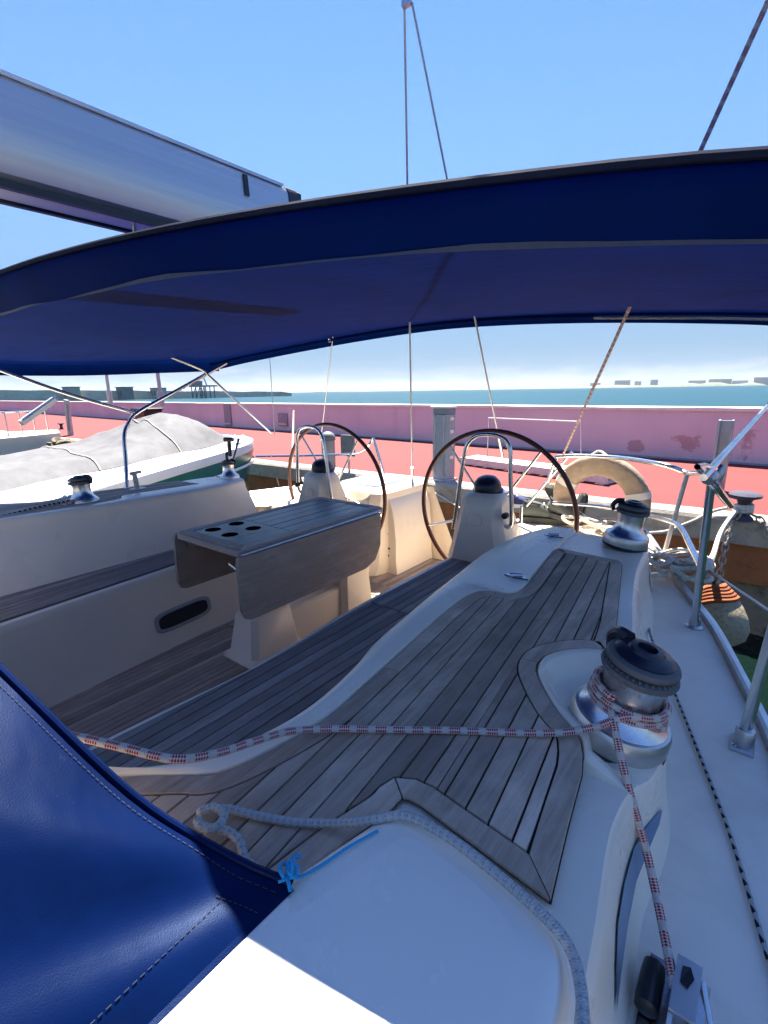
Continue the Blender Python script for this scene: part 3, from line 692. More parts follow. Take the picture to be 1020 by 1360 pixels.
# raised roof panel that ends at the cockpit, and the cabin top going forward under the sprayhood
def roof():
    RZ = 1.70
    edge = [(-0.436, -1.6), (-0.434, 0.10), (-0.398, 0.286), (-0.355, 0.43), (-0.335, 0.458), (-0.29, 0.462), (-0.20, 0.456), (-0.135, 0.440), (-0.098, 0.40), (-0.084, 0.25), (-0.085, -0.1), (-0.04, -1.6)]
    foot = [(-0.475, -1.6), (-0.472, 0.10), (-0.440, 0.30), (-0.401, 0.512), (-0.385, 0.546), (-0.30, 0.540), (-0.18, 0.520), (-0.11, 0.490), (-0.080, 0.42), (-0.066, 0.25), (-0.062, -0.1), (-0.01, -1.6)]
    E = smooth([(p[0], p[1], 0) for p in edge], 4); F_ = smooth([(p[0], p[1], 0) for p in foot], 4); mb = MB(); rows = []
    for i, (e, g) in enumerate(zip(E, F_)):
        lowz = CR+0.002
        rows.append([tuple((e.x*(1-s)+(-0.26)*s*1.0, e.y-(0.05*s if e.y > 0.3 else 0), RZ+0.012*s)) if s else (e.x, e.y, RZ) for s in (0.25, 0.1, 0)]+
                    [(e.x+(g.x-e.x)*t, e.y+(g.y-e.y)*t, RZ-(RZ-lowz)*h) for t, h in ((0.15, 0.03), (0.32, 0.14), (0.5, 0.36), (0.68, 0.66), (0.85, 0.90), (1.0, 1.0))])
    mb.loft(rows)
    inner = [r[0] for r in rows]; m_ = len(inner); tess(mb, inner, RZ+0.003)
    mb.build('cabin_roof', M['gelpanel'], yacht, angle=60)
    # cabin top inboard of it, hatch garage under the sprayhood, and the bulkhead at the forward end of the cockpit
    mb = MB(); prof = [(-0.46, 1.62), (-0.50, 1.70), (-0.9, 1.75), (CX, 1.79), (-3.07, 1.75), (-3.47, 1.70), (-3.51, 1.62)]
    rows = [[(x, y, z) for x, z in prof] for y in (-1.6, -0.8, 0.16)]; mb.loft(rows)
    mb.add([(x, 0.16, z) for x, z in prof]+[(-3.5, 0.20, 0.86), (-0.47, 0.20, 0.86)], [tuple(range(9))]); mb.build('cabin_bulkhead', M['gel'], yacht, angle=25)
    mb = MB().box((-2.33, 0.17, 0.95), (-1.64, 0.215, 1.68), 0.01); mb.build('companionway_door', M['black'], yacht, smooth=False)
roof()

# side decks, hull skin, toe rail
rail_pts = [(-0.62, 3.50), (-0.50, 3.25), (-0.354, 2.843), (-0.2, 2.42), (-0.0718, 2.1045), (0.018, 1.80), (0.1066, 1.465), (0.175, 1.12), (0.235, 0.78), (0.30, 0.35), (0.36, -0.1), (0.46, -1.6)]
rail = [tuple(p)[:2] for p in smooth([(p[0], p[1], 0) for p in rail_pts], 4)]
def hull():
    for f in (ident, mir):
        mb = MB(); n = len(rail)
        inn = resample([(-0.80, 3.48, 0), (-0.82, 2.42, 0), (-0.36, 2.40, 0)]+[(d[0]-0.012, d[1], 0) for d in SD], n)
        rows = [[f((b.x, b.y, 1.40)), f((b.x*0.5+p[0]*0.5, b.y*0.5+p[1]*0.5, 1.402)), f((p[0]-0.012, p[1], 1.40))] for p, b in zip(rail, inn)]
        mb.loft(rows); mb.build('side_deck', M['geldeck'], yacht)
        mb = MB(); rows = [[f((p[0]-0.010, p[1], 1.398)), f((p[0]-0.010, p[1], 1.425)), f((p[0]-0.002, p[1], 1.430)), f((p[0]+0.014, p[1], 1.428)), f((p[0]+0.018, p[1], 1.40)), f((p[0]+0.014, p[1], 1.36))] for p in rail]
        mb.loft(rows); mb.build('toe_rail', M['steeldull'], yacht, angle=30)
        mb = MB(); rows = [[f((p[0]+0.012, p[1], 1.37)), f((p[0]+0.010, p[1], 0.9)), f((p[0]-0.03, p[1]-0.05, 0.45)), f((p[0]-0.14, p[1]-0.12, 0.05)), f((p[0]-0.45, p[1]-0.3, -0.35))] for p in rail]
        mb.loft(rows); mb.build('hull', M['gel'], yacht, angle=40)
hull()

# cockpit sole, benches
def cockpit():
    sole = part_empty('cockpit_sole', yacht)
    reg = [(-2.47, 0.22), (-1.47, 0.22), (-1.47, 3.45), (-2.47, 3.45)]
    MB().box((-2.80, 0.16, 0.78), (-1.30, 3.47, 0.858)).build('sole_moulding', M['gel'], sole, smooth=False)
    MB().prism(reg, 0.855, 0.862).build('caulking', M['caulk'], sole, smooth=False)
    for (a, b) in ((0.225, 1.62), (1.626, 2.72), (2.726, 3.445)):
        lay_planks(sole, [(-2.585, a), (-1.445, a), (-1.445, b), (-2.585, b)], 0.870, M['teaksole'], 0.0, 0.038, -2.6, 0.004)
    # near bench
    bn = part_empty('bench', yacht); bn['label'] = 'bench nearest the big winch, beside the table'
    prof = [(-1.425, 0.86), (-1.445, 0.93), (-1.462, 1.26), (-1.460, 1.288), (-1.448, 1.300), (-1.42, 1.302), (-0.985, 1.300)]
    rows = []
    for y in (0.16, 0.4, 0.6, 0.95, 1.2, 1.45, 1.68, 1.95, 2.25, 2.52):
        dx = 0.045*max(0, 1-abs(y-1.0)/0.55) - 0.0
        rows.append([(x+dx*(1 if x < -1.2 else 0), y, z) for x, z in prof])
    MB().loft(rows).build('bench_moulding', M['gel'], bn)
    def bx(y): return -1.415+0.030*max(0, 1-abs(y-1.0)/0.55)
    for (a, b) in ((0.30, 1.672), (1.684, 2.46)):
        ys = [a+(b-a)*k/8 for k in range(9)]
        reg = [(bx(y), y) for y in ys]+[(-1.0, b), (-1.0, a)]
        MB().prism(reg, 1.298, 1.305).build('caulking', M['caulk'], bn, smooth=False)
        inner = [(bx(y)+0.003, y) for y in ys]+[(-1.003, b), (-1.003, a)]
        lay_planks(bn, inner, 1.313, M['teakbench'], 0.0, 0.0455, -1.42, 0.004)
    # far bench, narrower, with its panelled front leaning out over the sole
    bf = part_empty('bench', yacht); bf['label'] = 'narrow far bench under the long white seat back'
    rows = []
    for y in (0.16, 0.6, 1.0, 1.5, 2.0, 2.5):
        k = (y-0.55)/1.0*0.085
        rows.append([(x-k, y, z) for x, z in ((-2.50, 0.86), (-2.535, 0.93), (-2.60, 1.262), (-2.603, 1.286), (-2.615, 1.300), (-2.64, 1.302))]+[(-3.02, y, 1.30)])
    MB().loft(rows).build('bench_moulding', M['gelcream'], bf)
    fx = lambda y: -2.645-(y-0.55)*0.085
    reg = [(fx(y), y) for y in (2.46, 0.3)]+[(-2.985, 0.3), (-3.0, 2.46)]
    MB().prism(reg, 1.298, 1.305).build('caulking', M['caulk'], bf, smooth=False)
    lay_planks(bf, offset_poly([reg[i] for i in (2, 1, 0, 3)], 0.003) , 1.313, M['teakbench'], radians(4.9), 0.0455, 0.01, 0.004)
    # oval locker opening in that front
    def on_front(y, z): return (-2.535-(z-0.93)*0.196-(y-0.55)*0.085, y, z)
    ov = []
    for k in range(28):
        a = 2*pi*k/28; cy, cz = 1.385, 1.02
        px_ = (abs(cos(a))**0.5)*(1 if cos(a) > 0 else -1); pz_ = (abs(sin(a))**0.5)*(1 if sin(a) > 0 else -1)
        ov.append((cy+px_*0.19, cz+pz_*0.062, cy+px_*0.165, cz+pz_*0.043))
    mb = MB(); o1 = [on_front(a, b) for a, b, _, _ in ov]; o2 = [on_front(c, d) for _, _, c, d in ov]
    rows = [[(p[0]+0.002, p[1], p[2]) for p in o1], [(p[0]+0.010, p[1], p[2]) for p in [tuple(Vector(a)*0.6+Vector(b)*0.4) for a, b in zip(o1, o2)]], [(p[0]+0.008, p[1], p[2]) for p in o2], [(p[0]+0.0035, p[1], p[2]) for p in o2]]
    mb.loft(rows, closed=True); mb.build('locker_frame', M['recessframe'], bf)
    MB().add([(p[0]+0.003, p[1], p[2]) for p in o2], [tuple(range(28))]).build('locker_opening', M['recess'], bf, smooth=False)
cockpit()

# stern: moulded seat box on the far side, low ledge with shoes on the near side, transom corners
def stern():
    st = part_empty('stern_moulding', yacht)
    mb = MB()
    rows = []
    for z, g, top in ((0.86, 0.0, 0), (0.95, 0.03, 0), (1.24, 0.045, 0), (1.27, 0.028, 0), (1.53, 0.055, 0), (1.56, 0.075, 1), (1.568, 0.10, 1)):
        x0, x1, y0, y1 = -2.87+g, -2.29+g*(0.6 if z < 1.55 else -0.3), 2.78+g, 3.47
        rows.append([(x0, y0+0.06, z), (x0+0.06, y0, z), (x1-0.10, y0, z), (x1-0.03, y0+0.05, z), (x1, y0+0.14, z), (x1, y1, z), (x0, y1, z)])
    mb.loft(rows, closed=True, capends=True); mb.build('stern_seat', M['gel'], st, angle=35)
    MB().box((-2.74, 2.92, 1.566), (-2.36, 3.36, 1.585), 0.008).build('bluelit_seat_top', simple('seat_top_skylight_blue', (0.30, 0.42, 0.58), 0.5), st)  # thin slab, its pale blue stands in for sky light on the seat top
    # transom quarter sweeping down to the open stern, seen beyond the seat box
    mb = MB(); rows = []
    for y in (2.95, 3.1, 3.25, 3.4, 3.47):
        rows.append([(-2.75, y, 1.52), (-2.42, y, 1.52), (-2.32, y, 1.512), (-2.26, y, 1.475), (-2.225, y, 1.38), (-2.20, y, 1.16), (-2.20, y, 0.98), (-2.19, y, 0.86)])
    mb.loft(rows); e = rows[-1]; mb.add(e+[(-2.75, 3.47, 0.86)], [tuple(range(9))]); e = rows[0]; mb.add(e+[(-2.75, 2.95, 0.86)], [tuple(range(9))])
    mb.build('transom_quarter', M['gel'], st, angle=40)
    for k in range(6):
        c_ = (-2.275+0.016*(k % 2)-0.006*k, 2.947, 1.02+0.06*k); MB().lathe([(0.009, 0), (0.009, 0.004), (0.004, 0.005)], c_, (0, -1, 0), 10).build('drain_hole', M['recess'], st)
    mb = MB(); rows = []
    for y in (2.95, 3.1, 3.3, 3.47):
        rows.append([(-1.50, y, 0.86), (-1.48, y, 1.0), (-1.46, y, 1.305), (-1.445, y, 1.330), (-1.42, y, 1.337), (-1.0, y, 1.337), (-0.80, y, 1.345), (-0.74, y, 1.41)])
    mb.loft(rows); mb.add(rows[0]+[(-0.74, 2.95, 0.86)], [tuple(range(9))]); mb.add(rows[-1]+[(-0.74, 3.47, 0.86)], [tuple(range(9))]); mb.build('stern_ledge', M['gel'], st)
    # transom skin across the stern
    mb = MB(); mb.add([(-0.64, 3.49, 1.37), (-3.33, 3.49, 1.37), (-3.33, 3.49, 0.84), (-0.64, 3.49, 0.84), (-2.95, 3.2, -0.3), (-1.0, 3.2, -0.3)], [(3, 2, 4, 5)])
    mb.add([(-0.64, 3.49, 1.40), (-1.48, 3.49, 1.29), (-1.48, 3.49, 0.84), (-0.64, 3.49, 0.84)], [(0, 1, 2, 3)]); mb.add([(-3.33, 3.49, 1.40), (-2.2, 3.49, 1.5), (-1.92, 3.49, 0.86), (-3.33, 3.49, 0.84)], [(0, 1, 2, 3)])
    mb.build('transom', M['gel'], st, smooth=False)
    # bench ends: the helm plinth that closes the bench and the corner behind the coaming
    for f in (ident, mir):
        mb = MB(); rows = []
        for z, g in ((0.86, 0), (1.28, 0.01), (1.36, 0.03), (1.40, 0.06), (1.405, 0.1)):
            rows.append([f(p) for p in ((-1.47+g, 2.49+g, z), (-0.70, 2.46+g, z), (-0.70, 2.92-g, z), (-1.40+g, 2.92-g, z), (-1.47+g, 2.86-g, z))])
        mb.loft(rows, closed=True, capends=True); mb.build('helm_plinth', M['gel'], st, angle=40)
stern()

# ------------------------------------------------------------------ deck gear
def make_winch(loc, tilt, label, group, s=1.0, handle=False, arm=0.0):
    t = thing('winch', loc, label, 'winch', group)
    ax = Vector(tilt).normalized(); o = Vector(loc); q = Vector((0, 0, 1)).rotation_difference(ax)
    L = lambda prof: MB().lathe([(r*s, h*s) for r, h in prof], loc, ax, 40)
    L([(0.098, 0.0), (0.099, 0.010), (0.095, 0.014)]).build('base_ring', M['black'], t)
    L([(0.096, 0.012), (0.098, 0.020), (0.097, 0.048), (0.092, 0.058), (0.086, 0.060), (0.070, 0.058)]).build('skirt', M['winchgrey'], t)
    L([(0.088, 0.058), (0.078, 0.066), (0.066, 0.082), (0.058, 0.100), (0.0565, 0.125), (0.058, 0.150), (0.060, 0.158)]).build('drum', M['winchsteel'], t)
    L([(0.052, 0.157), (0.070, 0.162), (0.0725, 0.168), (0.071, 0.174), (0.058, 0.178), (0.050, 0.180)]).build('lower_jaw', M['rubber'], t)
    mb = MB().lathe([(r*s, h*s) for r, h in [(0.050, 0.180), (0.066, 0.184), (0.0685, 0.190), (0.066, 0.196), (0.058, 0.200)]], loc, ax, 40)
    for k in range(36):
        a = 2*pi*k/36; p = o+q @ Vector((0.0715*cos(a)*s, 0.0715*sin(a)*s, 0.168*s)); p2 = o+q @ Vector((0.062*cos(a)*s, 0.062*sin(a)*s, 0.178*s))
        mb.bar(p, p2, 0.004*s, 0.004*s, tuple(ax))
    mb.build('upper_jaw', M['rubber'], t)
    mb = MB().lathe([(r*s, h*s) for r, h in [(0.054, 0.198), (0.056, 0.203), (0.049, 0.209), (0.034, 0.212), (0.030, 0.218), (0.019, 0.219), (0.017, 0.209), (0.004, 0.207)]], loc, ax, 36)
    mb.build('cap', M['navyplastic'], t)
    # self-tailing feeder arm reaching over the jaws
    mb = MB(); pts = [o+q @ Vector((0.045*cos(arm)*s, 0.045*sin(arm)*s, 0.210*s)), o+q @ Vector((0.072*cos(arm)*s, 0.072*sin(arm)*s, 0.206*s)), o+q @ Vector((0.088*cos(arm)*s, 0.088*sin(arm)*s, 0.185*s)), o+q @ Vector((0.080*cos(arm)*s, 0.080*sin(arm)*s, 0.160*s))]
    mb.tube(smooth(pts, 4), lambda u: (0.014-0.005*u)*s, 8); mb.build('feeder_arm', M['navyplastic'], t)
    if handle:
        a0 = o+q @ Vector((0, 0, 0.215*s)); mb = MB().tube([a0, a0+Vector((0, 0, 0.05)), a0+Vector((0.02, 0.02, 0.06))], 0.012, 8); mb.tube([a0+Vector((0.02, 0.02, 0.03)), a0+Vector((0.02, 0.02, 0.16))], 0.016, 8); mb.tube([a0+Vector((-0.01, 0, 0.165)), a0+Vector((0.06, 0.03, 0.165))], 0.018, 8); mb.build('winch_handle', M['black'], t)
    return t
WN = (-0.172, 0.985, 1.592); WT = (0.20, 0.02, 1.0)
make_winch(WN, WT, 'large silver winch in front wrapped with red and white rope', 'coaming winches', 1.0, arm=2.5)
make_winch((-0.43, 2.235, 1.632), (0.12, 0.02, 1), 'bare winch at the far corner of the near coaming below the lifebuoy', 'coaming winches', 0.92, arm=3.4)
make_winch((-3.420, 1.235, 1.629)[:2]+(1.60,), (-0.1, 0, 1), 'silver winch on the far coaming beside the neighbouring boat', 'coaming winches', 0.95, arm=0.5)
make_winch((-3.46, 2.36, 1.60), (-0.1, 0, 1), 'dark winch with its handle standing up near the far helm', 'coaming winches', 0.8, True, arm=0.5)

# helm stations: tapered pedestal, compass, grab hoop, wheel
def helm(f, label):
    c0 = f((-1.285, 2.6, 0)); t = thing('helm_station', (c0[0], c0[1], 1.40), label, 'helm', 'helm stations')
    rows = []
    for z, x0, x1, y0, y1 in ((1.30, -1.475, -1.06, 2.47, 2.88), (1.40, -1.455, -1.10, 2.485, 2.84), (1.62, -1.425, -1.155, 2.525, 2.76), (1.675, -1.415, -1.165, 2.535, 2.75), (1.70, -1.395, -1.185, 2.555, 2.73), (1.708, -1.36, -1.22, 2.58, 2.71)):
        c = 0.05; rows.append([f(p) for p in ((x0+c, y0, z), (x1-c, y0, z), (x1, y0+c, z), (x1, y1-c, z), (x1-c, y1, z), (x0+c, y1, z), (x0, y1-c, z), (x0, y0+c, z))])
    MB().loft(rows, closed=True, capends=True).build('pedestal', M['gelcream'], t, angle=42)
    p = f((-1.29, 2.66, 1.700)); ax = Vector((0, -0.22, 1))
    MB().lathe([(0.090, -0.01), (0.094, 0.0), (0.092, 0.012), (0.084, 0.018)], p, ax, 28).build('compass_ring', M['navyplastic'], t)
    MB().lathe([(0.083, 0.016), (0.082, 0.04), (0.074, 0.066), (0.056, 0.088), (0.032, 0.099), (0.004, 0.102)], p, ax, 28).build('compass_dome', M['navyplastic'], t)
    q = f((-1.29, 2.512, 1.555)); MB().lathe([(0.040, 0), (0.041, 0.006), (0.034, 0.009), (0.030, 0.005), (0.004, 0.005)], q, (0, -1, 0.15), 24).build('speaker_ring', M['gel'], t)
    hoop = [f(x) for x in ((-1.475, 2.58, 1.46), (-1.455, 2.57, 1.56), (-1.415, 2.57, 1.86), (-1.39, 2.57, 1.98), (-1.34, 2.57, 2.035), (-1.27, 2.57, 2.05), (-1.20, 2.57, 2.045), (-1.145, 2.57, 2.02), (-1.118, 2.57, 1.96), (-1.112, 2.57, 1.85), (-1.095, 2.575, 1.60), (-1.11, 2.59, 1.53), (-1.16, 2.63, 1.50))]
    MB().tube(smooth(hoop, 6), 0.0125, 12).build('grab_hoop', M['steel'], t)
    k = f((-1.12, 2.56, 1.60)); MB().lathe([(0.018, 0), (0.018, 0.03), (0.012, 0.034)], k, f((1, 0, 0)) and (0, -1, 0), 12).build('engine_switch', M['black'], t)
    kb = f((-1.14, 2.68, 1.52)); kd = 1 if f is ident else -1
    MB().tube([kb, (kb[0]+0.06*kd, kb[1], kb[2]+0.02), (kb[0]+0.07*kd, kb[1]-0.03, kb[2]+0.12)], 0.010, 8).build('throttle_lever', M['steel'], t)
    w = part_empty('wheel', t); wc = Vector(f((-1.30, 2.76, 1.545))); R = 0.515
    tiltw = radians(-4); yv = Vector((0, sin(tiltw), cos(tiltw)))
    xv = Vector((1, 0, 0)); nv = xv.cross(yv)
    ring = [wc+xv*R*cos(2*pi*i/72)+yv*R*sin(2*pi*i/72) for i in range(72)]
    MB().tube(ring, 0.0145, 12, closed=True).build('rim', M['wheelwood'], w)
    MB().lathe([(0.045, -0.04), (0.05, -0.02), (0.05, 0.02), (0.03, 0.035), (0.03, 0.05)], wc, -nv, 20).build('hub', M['steel'], w)
    for i in range(5):
        a = 2*pi*i/5+pi/2+0.63
        MB().tube([wc+(xv*cos(a)+yv*sin(a))*0.04, wc+(xv*cos(a)+yv*sin(a))*R], 0.0075, 8).build('spoke', M['steel'], w)
    return t
helm(ident, 'helm nearer the lifebuoy, its wheel rim seen almost whole')
helm(mir, 'helm beyond the folding table, its wheel half hidden by the seat box')

# folding cockpit table
def table():
    t = thing('cockpit_table', (-2.10, 1.75, 0.87), 'folding cockpit table with drop leaves and four cup holes in its dark top', 'table')
    x0, x1, y0, y1, zt = -2.375, -1.815, 1.255, 2.325, 1.60
    def rr(a, b, c, d, r, n=5):
        o = []
        for (cx, cy, s) in ((c-r, d-r, 0), (a+r, d-r, 1), (a+r, b+r, 2), (c-r, b+r, 3)):
            for k in range(n+1): th = pi/2*(s+k/n); o.append((cx+r*cos(th), cy+r*sin(th)))
        return o
    MB().prism(rr(x0, y0, x1, y1, 0.035), zt-0.028, zt-0.001, 0.005).build('table_top', M['teaktable'], t, angle=30)
    # raised fiddle frame: four mitred rails round the dark centre panel
    w = 0.045; zc = zt+0.007; a0, a1, b0, b1 = x0+0.02, x1-0.02, y0+0.02, y1-0.02
    for poly in ([(a0, b0), (a1, b0), (a1-w, b0+w), (a0+w, b0+w)], [(a1, b0), (a1, b1), (a1-w, b1-w), (a1-w, b0+w)], [(a1, b1), (a0, b1), (a0+w, b1-w), (a1-w, b1-w)], [(a0, b1), (a0, b0), (a0+w, b0+w), (a0+w, b1-w)]):
        MB().prism([tuple(Vector(p)*0.999+Vector(((a0+a1)/2, (b0+b1)/2))*0.001) for p in poly], zt-0.002, zc, 0.003).build('fiddle_rail', M['teaktable'], t)
    holes = [(-2.245, 1.40), (-2.09, 1.395), (-2.245, 1.545), (-2.09, 1.54)]
    # centre panel with true round cup holes, tiled from square collars, plus the plain boards aft of them
    mb = MB(); px0, px1, py0, py1 = a0+w+0.003, a1-w-0.003, b0+w+0.003, b1-w-0.003; zp = zt+0.004
    xs = [px0, -2.1675, px1]; ys = [py0, 1.47, 1.62]
    for (cx, cy) in holes:
        xa, xb = (px0, -2.1675) if cx < -2.1675 else (-2.1675, -2.01); ya, yb = (py0, 1.47) if cy < 1.47 else (1.47, 1.62)
        n = 32; ci = ell(cx, cy, 0.042, 0.042, n); sq = []
        for k in range(n):
            a = 2*pi*k/n; dx, dy = cos(a), sin(a); tt = min(((xb-cx) if dx > 0 else (xa-cx))/dx if abs(dx) > 1e-6 else 9, ((yb-cy) if dy > 0 else (ya-cy))/dy if abs(dy) > 1e-6 else 9); sq.append((cx+dx*tt, cy+dy*tt))
        mb.loft([[(x, y, zp) for x, y in sq], [(x, y, zp) for x, y in ci], [(x, y, zt) for x, y in ci]], closed=True)
        hl = MB().loft([[(cx+(x-cx)*0.985, cy+(y-cy)*0.985, z) for x, y in ci] for z in (zp-0.0005, zt+0.0003)], closed=True); hl.add([(x, y, zt+0.0003) for x, y in ci], [tuple(range(n))]); hl.build('cup_hole', M['wellshade'], t)
    mb.build('cup_holder', M['blackwood'], t, smooth=False)
    n = 6; wd = (px1+2.008-0.0)/1
    MB().box((-2.008, py0, zt-0.001), (px1, 1.62, zp), 0.0015).build('top_board', M['blackwood'], t, smooth=False)
    for i in range(5):
        u0 = px0+(px1-px0)*i/5+0.0015; u1 = px0+(px1-px0)*(i+1)/5-0.0015
        MB().box((u0, 1.623, zt-0.001), (u1, py1, zp+random.uniform(-0.001, 0.0005)), 0.0015).build('top_board', M['blackwood'], t, smooth=False)
    # near leaf hanging almost plumb, far leaf behind it
    def leaf(x, ya, yb, zb, lean, cham):
        prof = [(ya, 1.585), (ya-0.01, 1.56), (ya-0.015, zb+0.05), (ya, zb+0.012), (ya+0.03, zb), (yb-cham, zb), (yb-cham*0.45, zb+0.03), (yb-cham*0.12, zb+0.11), (yb, 1.585)]
        dx = lambda z: lean*(1.585-z)
        mb = MB().plate([(x+dx(z), y, z) for y, z in prof], (1, 0, 0), 0.022); return mb.build('drop_leaf', M['teaktable'], t, angle=30)
    leaf(-1.803, 1.225, 2.24, 1.285, 0.05, 0.17)['label'] = 'drop leaf on the side facing the near bench'
    leaf(-2.41, 1.27, 2.05, 1.27, -0.02, 0.35)
    MB().tube([(-1.805, 1.25, 1.588), (-1.805, 2.26, 1.588)], 0.009, 8).build('hinge_rod', M['steeldull'], t)
    for y in (1.32, 1.42):
        MB().box((-2.385, y, 1.50), (-2.365, y+0.05, 1.56), 0.003).build('hinge', M['steeldull'], t)
        MB().box((-1.835, y-0.02, 1.47), (-1.810, y+0.02, 1.57), 0.003).build('leaf_bracket', M['steeldull'], t)
    MB().tube([(-1.97, 1.30, 1.50), (-1.83, 1.28, 1.48)], 0.009, 8).build('leaf_stay', M['steel'], t)
    # moulded supports and the beam between them
    def leg(secs):
        rows = []
        for z, xa, xb, ya, yb in secs:
            rows.append([(xa, ya+0.02, z), (xa+0.02, ya, z), (xb-0.03, ya, z), (xb, ya+0.03, z), (xb, yb-0.03, z), (xb-0.03, yb, z), (xa+0.02, yb, z), (xa, yb-0.02, z)])
        MB().loft(rows, closed=True, capends=True).build('leg', M['gelcream'], t, angle=40)
    leg([(0.866, -2.275, -1.965, 1.385, 1.77), (0.884, -2.265, -1.975, 1.392, 1.765), (0.902, -2.238, -2.0, 1.412, 1.745), (1.115, -2.205, -2.02, 1.445, 1.72), (1.128, -2.19, -2.03, 1.46, 1.71), (1.132, -2.14, -2.02, 1.53, 1.70), (1.30, -2.12, -2.015, 1.56, 1.69), (1.572, -2.11, -2.01, 1.58, 1.69)])
    leg([(0.866, -2.275, -1.955, 2.09, 2.45), (0.884, -2.265, -1.965, 2.10, 2.44), (0.902, -2.238, -1.99, 2.12, 2.42), (1.115, -2.215, -2.0, 2.13, 2.40), (1.128, -2.22, -1.995, 2.125, 2.405), (1.30, -2.20, -1.99, 2.14, 2.40), (1.572, -2.19, -1.98, 2.15, 2.39)])
    MB().box((-2.19, 1.72, 1.16), (-2.03, 2.14, 1.46), 0.015).build('beam', M['gelcream'], t)
    MB().prism([(-2.19, 1.70), (-2.04, 1.70), (-2.04, 2.16), (-2.19, 2.16)], 0.868, 1.085, 0.012).build('plinth', M['gelcream'], t)
    return t
table()

# ------------------------------------------------------------------ bimini, sprayhood, boom
def bimini():
    t = thing('bimini', (CX, 1.9, 2.6), 'navy blue bimini awning stretched over the cockpit on steel bows', 'bimini awning')
    H = 2.05
    def yf(u): return 0.515+0.265*u*u
    def ya(u): return 3.25-(0.50 if u < 0 else 0.13)*abs(u)**1.8
    def zf(u): return 2.615-0.094*u*u
    def za(u): return 2.785-(0.205 if u < 0 else 0.165)*abs(u)**1.7
    def pt(u, v):
        y = yf(u)+(ya(u)-yf(u))*v; z = zf(u)+(za(u)-zf(u))*v - 0.030*sin(pi*v)*(1-0.4*abs(u)) + 0.006*sin(9*u+5*v)*sin(pi*v)
        return (CX+H*u, y, z-0.05*max(0, abs(u)-0.9)*10*0.12)
    nu, nv = 48, 16
    U = [-1+2*i/nu for i in range(nu+1)]
    MB().loft([[pt(u, j/nv) for j in range(nv+1)] for u in U]).build('canopy', M['navy'], t, angle=70)
    # forward hem wraps the bow and hangs as a valance with a stitched tape along its lower edge
    rows = []
    for i, u in enumerate(U):
        x, y, z = pt(u, 0); d = 0.012*sin(7*u+1)+0.006*sin(23*u); h = 0.076+0.006*sin(5.3*u+0.6)-0.004*u
        rows.append([(x, y+0.05, z-0.006), (x, y+0.02, z+0.012), (x, y-0.006, z+0.014), (x, y-0.020, z), (x, y-0.022+d*0.3, z-0.02), (x, y-0.012+d*0.6, z-h*0.55), (x, y-0.004+d, z-h)])
    MB().loft(rows).build('valance', M['navy'], t, angle=70)
    rows2 = [[(r[6][0], r[6][1]-0.003, r[6][2]+0.0045+0.003*sin(17*u)+0.0015*sin(41*u)), (r[6][0], r[6][1]-0.004, r[6][2]-0.001)] for r, u in zip(rows, U)]
    MB().loft(rows2).build('hem_tape', M['hem'], t)
    MB().tube([(r[2][0], r[2][1]-0.002, r[2][2]+0.004) for r in rows], 0.007, 6).build('piping', M['piping'], t)
    # aft hem hanging a hand's breadth
    rows = []
    for u in U:
        x, y, z = pt(u, 1); rows.append([(x, y-0.04, z-0.004), (x, y+0.002, z-0.002), (x, y+0.012, z-0.03), (x, y+0.006, z-0.058)])
    MB().loft(rows).build('aft_valance', M['navy'], t, angle=70)
    MB().tube([Vector(pt(u, 0.955))+Vector((0, 0, -0.022)) for u in U], 0.013, 8).build('aft_bow', M['navy'], t)
    MB().tube(smooth([Vector(pt(u, 0.93))+Vector((0, 0, -0.030)) for u in (0.55, 0.65, 0.75, 0.85, 0.95, 1.0)], 4), 0.011, 8).build('bare_bow', M['steel'], t)
    for s in (-1, 1):
        rows = []
        for j in range(nv+1):
            x, y, z = pt(s*1.0, j/nv); rows.append([(x, y, z), (x+0.012*s, y, z-0.03), (x+0.008*s, y, z-0.075)])
        MB().loft(rows).build('side_valance', M['navy'], t, angle=70)
    c = pt(-0.42, 0.93); MB().tube([Vector(c)+Vector((0.012*cos(a), 0, -0.03+0.012*sin(a))) for a in [2*pi*k/12 for k in range(12)]], 0.003, 6, closed=True).build('fixing_eye', M['steel'], t)
    # far side frame: hoop off the side deck up to the aft corner, fore-and-aft tube and the crossed brace
    XL = -3.86
    MB().tube(smooth([(-3.620, 1.598, 1.608), (-3.700, 1.657, 1.842), (-3.740, 1.687, 2.002), (-3.760, 1.737, 2.092), (-3.780, 1.836, 2.175), (-3.800, 2.211, 2.344), (-3.840, 2.686, 2.559)], 5), 0.0145, 10).build('frame_leg', M['steel'], t)
    MB().tube(smooth([(-3.800, 0.539, 2.687), (-3.790, 1.025, 2.463), (-3.780, 1.375, 2.314), (-3.780, 1.818, 2.165)], 5), 0.0125, 10).build('frame_tube', M['steel'], t)
    MB().tube(smooth([(-3.840, 2.291, 2.698), (-3.840, 2.170, 2.657), (-3.840, 2.122, 2.620), (-3.830, 2.163, 2.593), (-3.800, 2.418, 2.495), (-3.790, 2.463, 2.453), (-3.750, 2.597, 2.316), (-3.660, 2.982, 1.936)], 3), 0.011, 10).build('brace', M['steel'], t)
    # near side frame leg going up from the pushpit corner to the near edge
    MB().tube([(-0.120, 1.508, 2.067), (-0.020, 3.517, 2.198), (0.03, 1.45, 2.60)], 0.0100, 10).build('frame_leg', M['steel'], t)
    return t
bimini()

